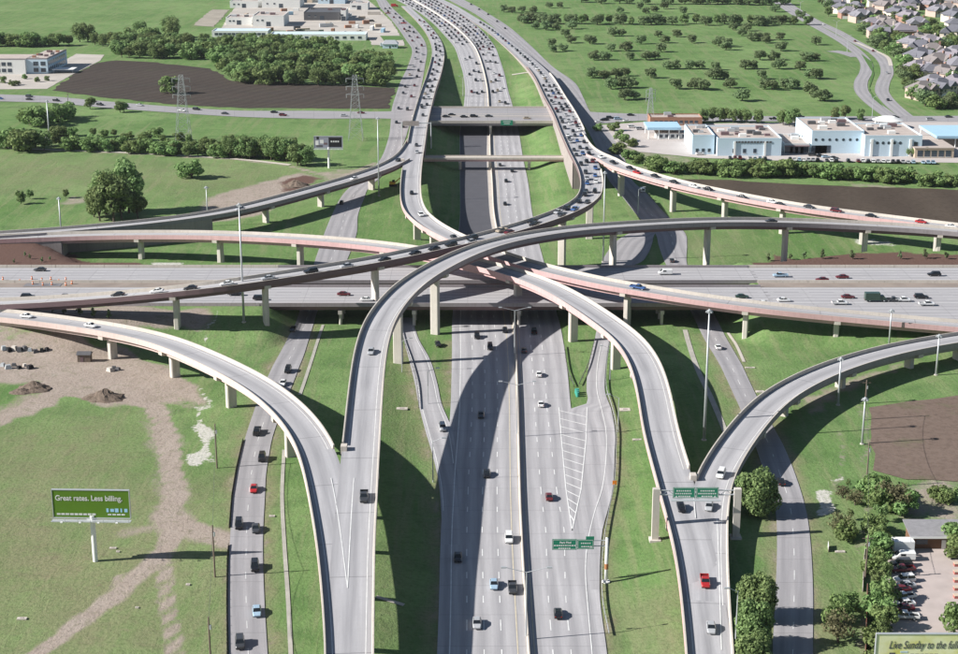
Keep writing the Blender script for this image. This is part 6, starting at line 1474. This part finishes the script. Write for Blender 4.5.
for k in range(10): x = random.uniform(xw + 2, b.x - 2); yy = random.uniform(y + 8, y + 54); wbox(root, 'roof_unit', x - 1.2, x + 1.2, yy - 1, yy + 1, z + hgt + .1, z + hgt + 1.5, M[random.choice(['mauve', 'brickwall', 'darksteel'])])
p = G(66, 73); rr = thing('car_shelter', 'low white parking shelter beside the office', 'shelter', p); wbox(rr, 'shelter_roof', p.x - 9, p.x + 6, p.y - 3, p.y + 9, p.z + 2.6, p.z + 2.9, M['whitewall'])
for sx in (-8, 5):
    for sy in (-2, 8): mb = MB(); mb.tube((p.x + sx, p.y + sy, p.z - .2), (p.x + sx, p.y + sy, p.z + 2.62), .12, n=6); mb.build('post', M['galv'], rr)
# works yard at top
for (lab, q0, q1, py_, h_, d_, wl, rf, un) in (('white warehouse with a dark door at the left of the works yard', 253, 284, 26.5, 9, 40, 'whitewall', 'roofgravel', 6), ('low white shed joined to the left of the warehouse', 226, 252, 25, 6, 30, 'whitewall', 'roofgravel', 3), ('grey-roofed works hall with white front panels', 304, 340, 20.5, 7, 45, 'darksteel', 'darksteel', 2), ('white hall right of the grey works hall', 341, 346, 21, 9, 30, 'whitewall', 'roofgravel', 1), ('blue-roofed shed at the top of the works yard', 318, 345, 4, 7, 40, 'bluewall', 'bluecanopy', 2), ('pale shed behind the warehouse at the top', 262, 300, 8, 7, 40, 'whitewall', 'roofgravel', 5), ('pale long shed at the top left of the yard', 230, 258, 8, 6, 30, 'whitewall', 'roofgravel', 4), ('pale office at the top right of the yard', 298, 312, 3, 7, 30, 'tan', 'roofgravel', 2), ('pale shed beside the far frontage road', 350, 368, 10, 6, 25, 'whitewall', 'roofgravel', 2)):
    r, x0, x1, y, z = flat_building(lab, q0, q1, py_, h_, d_, wl, 'works_building', rf, un)
    wbox(r, 'door', (x0+x1)/2 - 2, (x0+x1)/2 + 2, y - .1, y, z, z + 4.2, M['glass_far']); window_row(r, x0 + 2, (x0+x1)/2 - 3, 2, y, z + h_*.6, 2.0, 1.4)
for (lab, q0, q1, py_, wl) in (('long pale blue flat roof at the left edge of the wood', 212, 268, 37, 'bluecanopy'), ('long pale blue flat roof above the wood', 270, 366, 40.5, 'bluecanopy')):
    r, x0, x1, y, z = flat_building(lab, q0, q1, py_, 4.5, 22, 'whitewall', 'long_shed', 'bluewall', 0); window_row(r, x0 + 2, x1 - 2, 12, y, z + 2.4, 3.0, 2.0)
p = G(390, 48.5); r = thing('road_cottage', 'small house with a pale roof beside the far left frontage road', 'house', p); wbox(r, 'wall', p.x - 6, p.x + 6, p.y, p.y + 10, p.z - .3, p.z + 3.4, M['bluewall']); mb = MB(); mb.frustum((p.x-6.6, p.x+6.6, p.y-.6, p.y+10.6, p.z+3.4), (p.x-4, p.x+4, p.y+4.8, p.y+5.2, p.z+6.2)); mb.build('roof', M['galv'], r); wbox(r, 'door', p.x - .6, p.x + .6, p.y - .08, p.y, p.z, p.z + 2.1, M['glass_far']); window_row(r, p.x + 1.4, p.x + 5.4, 2, p.y, p.z + 1.8, 1.1, 1.2)
YC = [(236,31),(246,33),(290,33),(297,30),(303,32),(312,34),(320,33),(326,27),(333,32),(348,28),(352,24),(357,28),(366,24),(372,30),(378,27),(383,32),(362,19),(350,17),(290,15),(284,12),(296,11),(246,17),(238,19),(270,31),(374,15)]
for i, (x, y_) in enumerate(sorted(YC)):
    p = G(x, y_); an = random.choice([0, .4, 1.5]); o = thing('storage_container', f'storage container in the works yard, {ordw(i)} from the left', 'container', p, an, 'containers in the works yard'); L = random.choice([3.0, 3.0, 6.0]); hh_ = random.uniform(2.2, 3.4)
    mt = random.choice([M['whitewall'], M['tan'], M['darksteel'], M['brickwall'], M['bluecanopy'], M['galv'], M['lotpale']])
    mb = MB(); mb.box((0, 0, hh_/2 + .15), (2*L, 2.6, hh_)); mb.build('container_body', mt, o, off=(0, 0, 0)); mb = MB(); mb.box((L + .03, 0, hh_/2 + .15), (.08, 2.2, hh_*.85)); mb.build('door', M['darksteel'], o, off=(0, 0, 0))
# brown shed beside the gravel lot
a, b = G(912, 549), G(975, 549); z = zg(a.x, a.y); y = a.y
r = thing('brown_shed', 'brown timber shed with a grey sloping roof beside the gravel lot', 'shed', ((a.x+b.x)/2, y, z))
wbox(r, 'wall', a.x, b.x, y, y + 6, z - .2, z + 3.0, flat('brown_boards', (.17, .095, .06), .9, .25, 2.)); 
mb = MB(); mb.add([(a.x - .8, y - .9, z + 3.15), (b.x, y - .9, z + 3.15), (b.x, y + 6.6, z + 4.3), (a.x - .8, y + 6.6, z + 4.3), (a.x - .8, y - .9, z + 3.35), (b.x, y - .9, z + 3.35), (b.x, y + 6.6, z + 4.5), (a.x - .8, y + 6.6, z + 4.5)], [(3,2,1,0),(4,5,6,7),(0,1,5,4),(1,2,6,5),(2,3,7,6),(3,0,4,7)]); mb.build('roof', flat('grey_roof_felt', (.24, .235, .24), .8, .3, .8), r)
wbox(r, 'window', a.x + .8, a.x + 3.4, y - .08, y, z + 1.2, z + 2.3, M['glass_far']); wbox(r, 'door', a.x + 6.6, a.x + 7.6, y - .08, y, z, z + 2.2, M['whitewall']); wbox(r, 'fascia', a.x - .8, b.x, y - .98, y - .91, z + 2.95, z + 3.4, M['whitewall'])
# red benches / goods at the far right edge of the lot
for i, (x, y_) in enumerate([(956, 566 + k*8) for k in range(5)]):
    p = G(x, y_); o = thing('red_crate', f'red crate stacked at the right edge of the gravel lot, {ordw(i)} from the top', 'crate', p, 0, 'red crates at the lot edge'); wbox(o, 'crate_body', p.x - .5, p.x + .5, p.y - .6, p.y + .6, p.z, p.z + .7, M['redpaint']); wbox(o, 'lid', p.x - .55, p.x + .55, p.y - .65, p.y + .65, p.z + .7, p.z + .8, M['tan'])
p = G(902, 552); o = thing('cargo_trailer', 'white box trailer at the head of the parked row', 'trailer', p); wbox(o, 'box', p.x - 2.2, p.x + 2.4, p.y - 1.2, p.y + 1.6, p.z + .7, p.z + 3.0, M['white'])
for s_ in (-1, 1): mb = MB(); mb.tube((p.x + 1, p.y + .2 + s_*1.3 - .12, p.z + .45), (p.x + 1, p.y + .2 + s_*1.3 + .12, p.z + .45), .45, n=10); mb.build('wheel', M['black'], o)
mb = MB(); mb.bar((p.x - 2.2, p.y, p.z + .7), (p.x - 3.6, p.y, p.z + .6), .2); mb.build('hitch', M['darksteel'], o)
# ------------------------------------------------------------------ houses at the upper right
def roof_mat(n, c): return flat('shingles_' + n, c, .9, .15, .6)
RM = [roof_mat('grey', (.20, .195, .215)), roof_mat('mauve', (.225, .205, .225)), roof_mat('dark', (.14, .14, .16)), roof_mat('brown', (.20, .178, .172))]
WM = [flat('house_brick_pale', (.45, .34, .29), .9), flat('house_brick_red', (.34, .20, .155), .9), flat('house_cream', (.62, .54, .46), .9)]
def hip(mb, x0, x1, y0, y1, z, h, gable=False, o=.6):
    x0 -= o; x1 += o; y0 -= o; y1 += o; d = min(x1-x0, y1-y0)/2; 
    if x1 - x0 >= y1 - y0: i = 0.05 if gable else d; t = [(x0+i, (y0+y1)/2), (x1-i, (y0+y1)/2)]; f = [(0,1,5,4), (1,2,5), (2,3,4,5), (3,0,4)]
    else: i = 0.05 if gable else d; t = [((x0+x1)/2, y0+i), ((x0+x1)/2, y1-i)]; f = [(0,1,4), (1,2,5,4), (2,3,5), (3,0,4,5)]
    mb.add([(x0,y0,z), (x1,y0,z), (x1,y1,z), (x0,y1,z), (*t[0], z+h), (*t[1], z+h)], f + [(3,2,1,0)])
HP = []
for v in range(4):
    rg = random.Random(40 + v); parts = []
    hw = MB(); hw.box((0, 0, 2.6), (15, 11, 5.8)); hw.box((-4.5, -6.5, 2.2), (6.5, 5, 5.0)); 
    if v % 2: hw.box((6.5, 4.5, 1.9), (7, 8, 4.4))
    rf = MB(); hip(rf, -7.5, 7.5, -5.5, 5.5, 5.5, 4.2); hip(rf, -7.75, -1.25, -9.0, 2.0, 4.75, 3.4, True); hip(rf, 1.5, 6.0, -6.6, 0.0, 5.6, 2.8, True)
    if v % 2: hip(rf, 3.0, 10.0, .5, 8.5, 4.15, 3.0)
    ch = MB(); ch.box((4.5, 2.5, 8.2), (1.0, 1.0, 4.0))
    gd = MB(); gd.box((-4.5, -9.03, 1.15), (4.4, .1, 2.3))
    dr = MB(); dr.box((.2, -5.55, 1.15), (1.1, .12, 2.3))
    ws = []
    for (x, y_, z_) in ((3.2, -5.55, 1.8), (5.6, -5.55, 1.8), (3.2, -5.55, 4.3), (5.6, -5.55, 4.3), (-4.5, -9.03, 3.8)):
        wm = MB(); wm.box((x, y_, z_), (1.3, .12, 1.3)); ws.append(wm.mesh('window', M['glass_far']))
    HP.append(dict(wall=hw.mesh('wall', WM[v % 3]), roof=rf.mesh('roof', RM[v]), chimney=ch.mesh('chimney', WM[(v+1) % 3]), garage_door=gd.mesh('garage_door', M['whitewall']), door=dr.mesh('door', M['mauve']), windows=ws))
HZ = [(180,42),(225,72),(262,98),(300,66),(330,120),(375,108),(405,38),(460,62),(390,165),(440,150),(490,178),(540,205),(560,70),(600,52),(520,100),(690,50),(745,88),(800,80),(840,120),(640,160),(835,165),(835,215),(600,270),(640,250),(705,270),(655,300),(720,318),(785,345),(650,350),(745,380),(640,415),(700,430),(775,435),(720,495),(830,500),(665,535),(760,520),(840,330),(850,400),(470,20),(540,18),(640,22),(740,20),(840,40),(330,18),(280,20),(585,120),(410,205)]
for i, (zx, zy) in enumerate(sorted(HZ, key=lambda q: (q[1], q[0]))):
    p = G(800 + zx/5.45, zy/5.45); p.z = zg(p.x, p.y); v = HP[i % 4]; s_ = random.uniform(1.1, 1.35)
    o = thing('house', f'family house with shingled hip roof at upper right, {ordw(i)} counting from the top', 'house', p, random.choice([0, .25, -.3, .5, math.pi/2, .8]) + random.uniform(-.1, .1), 'houses at the upper right'); o.scale = (s_, s_, s_)
    for nm in ('wall', 'garage_door', 'door'): link(bpy.data.objects.new(nm, v[nm]), o)
    rr = link(bpy.data.objects.new('roof', v['roof']), o); link(bpy.data.objects.new('chimney', v['chimney']), rr)
    for wm in v['windows']: link(bpy.data.objects.new('window', wm), o)

# ------------------------------------------------------------------ haze: one box of thin air round everything
mb = MB(); mb.box((0, 10000, 78.5), (18400, 20700, 160))
hz = NT('thin_haze'); hz.t.nodes.remove(hz.b); pv = hz.n('ShaderNodeVolumePrincipled'); pv.inputs['Color'].default_value = (.86, .92, 1.0, 1); pv.inputs['Density'].default_value = 0.000022; pv.inputs['Anisotropy'].default_value = 0.2
hz.l(pv.outputs[0], hz.t.nodes['Material Output'].inputs['Volume'])
tag(mb.build('haze', hz.m), 'thin pale summer haze over the whole landscape', kind='stuff')
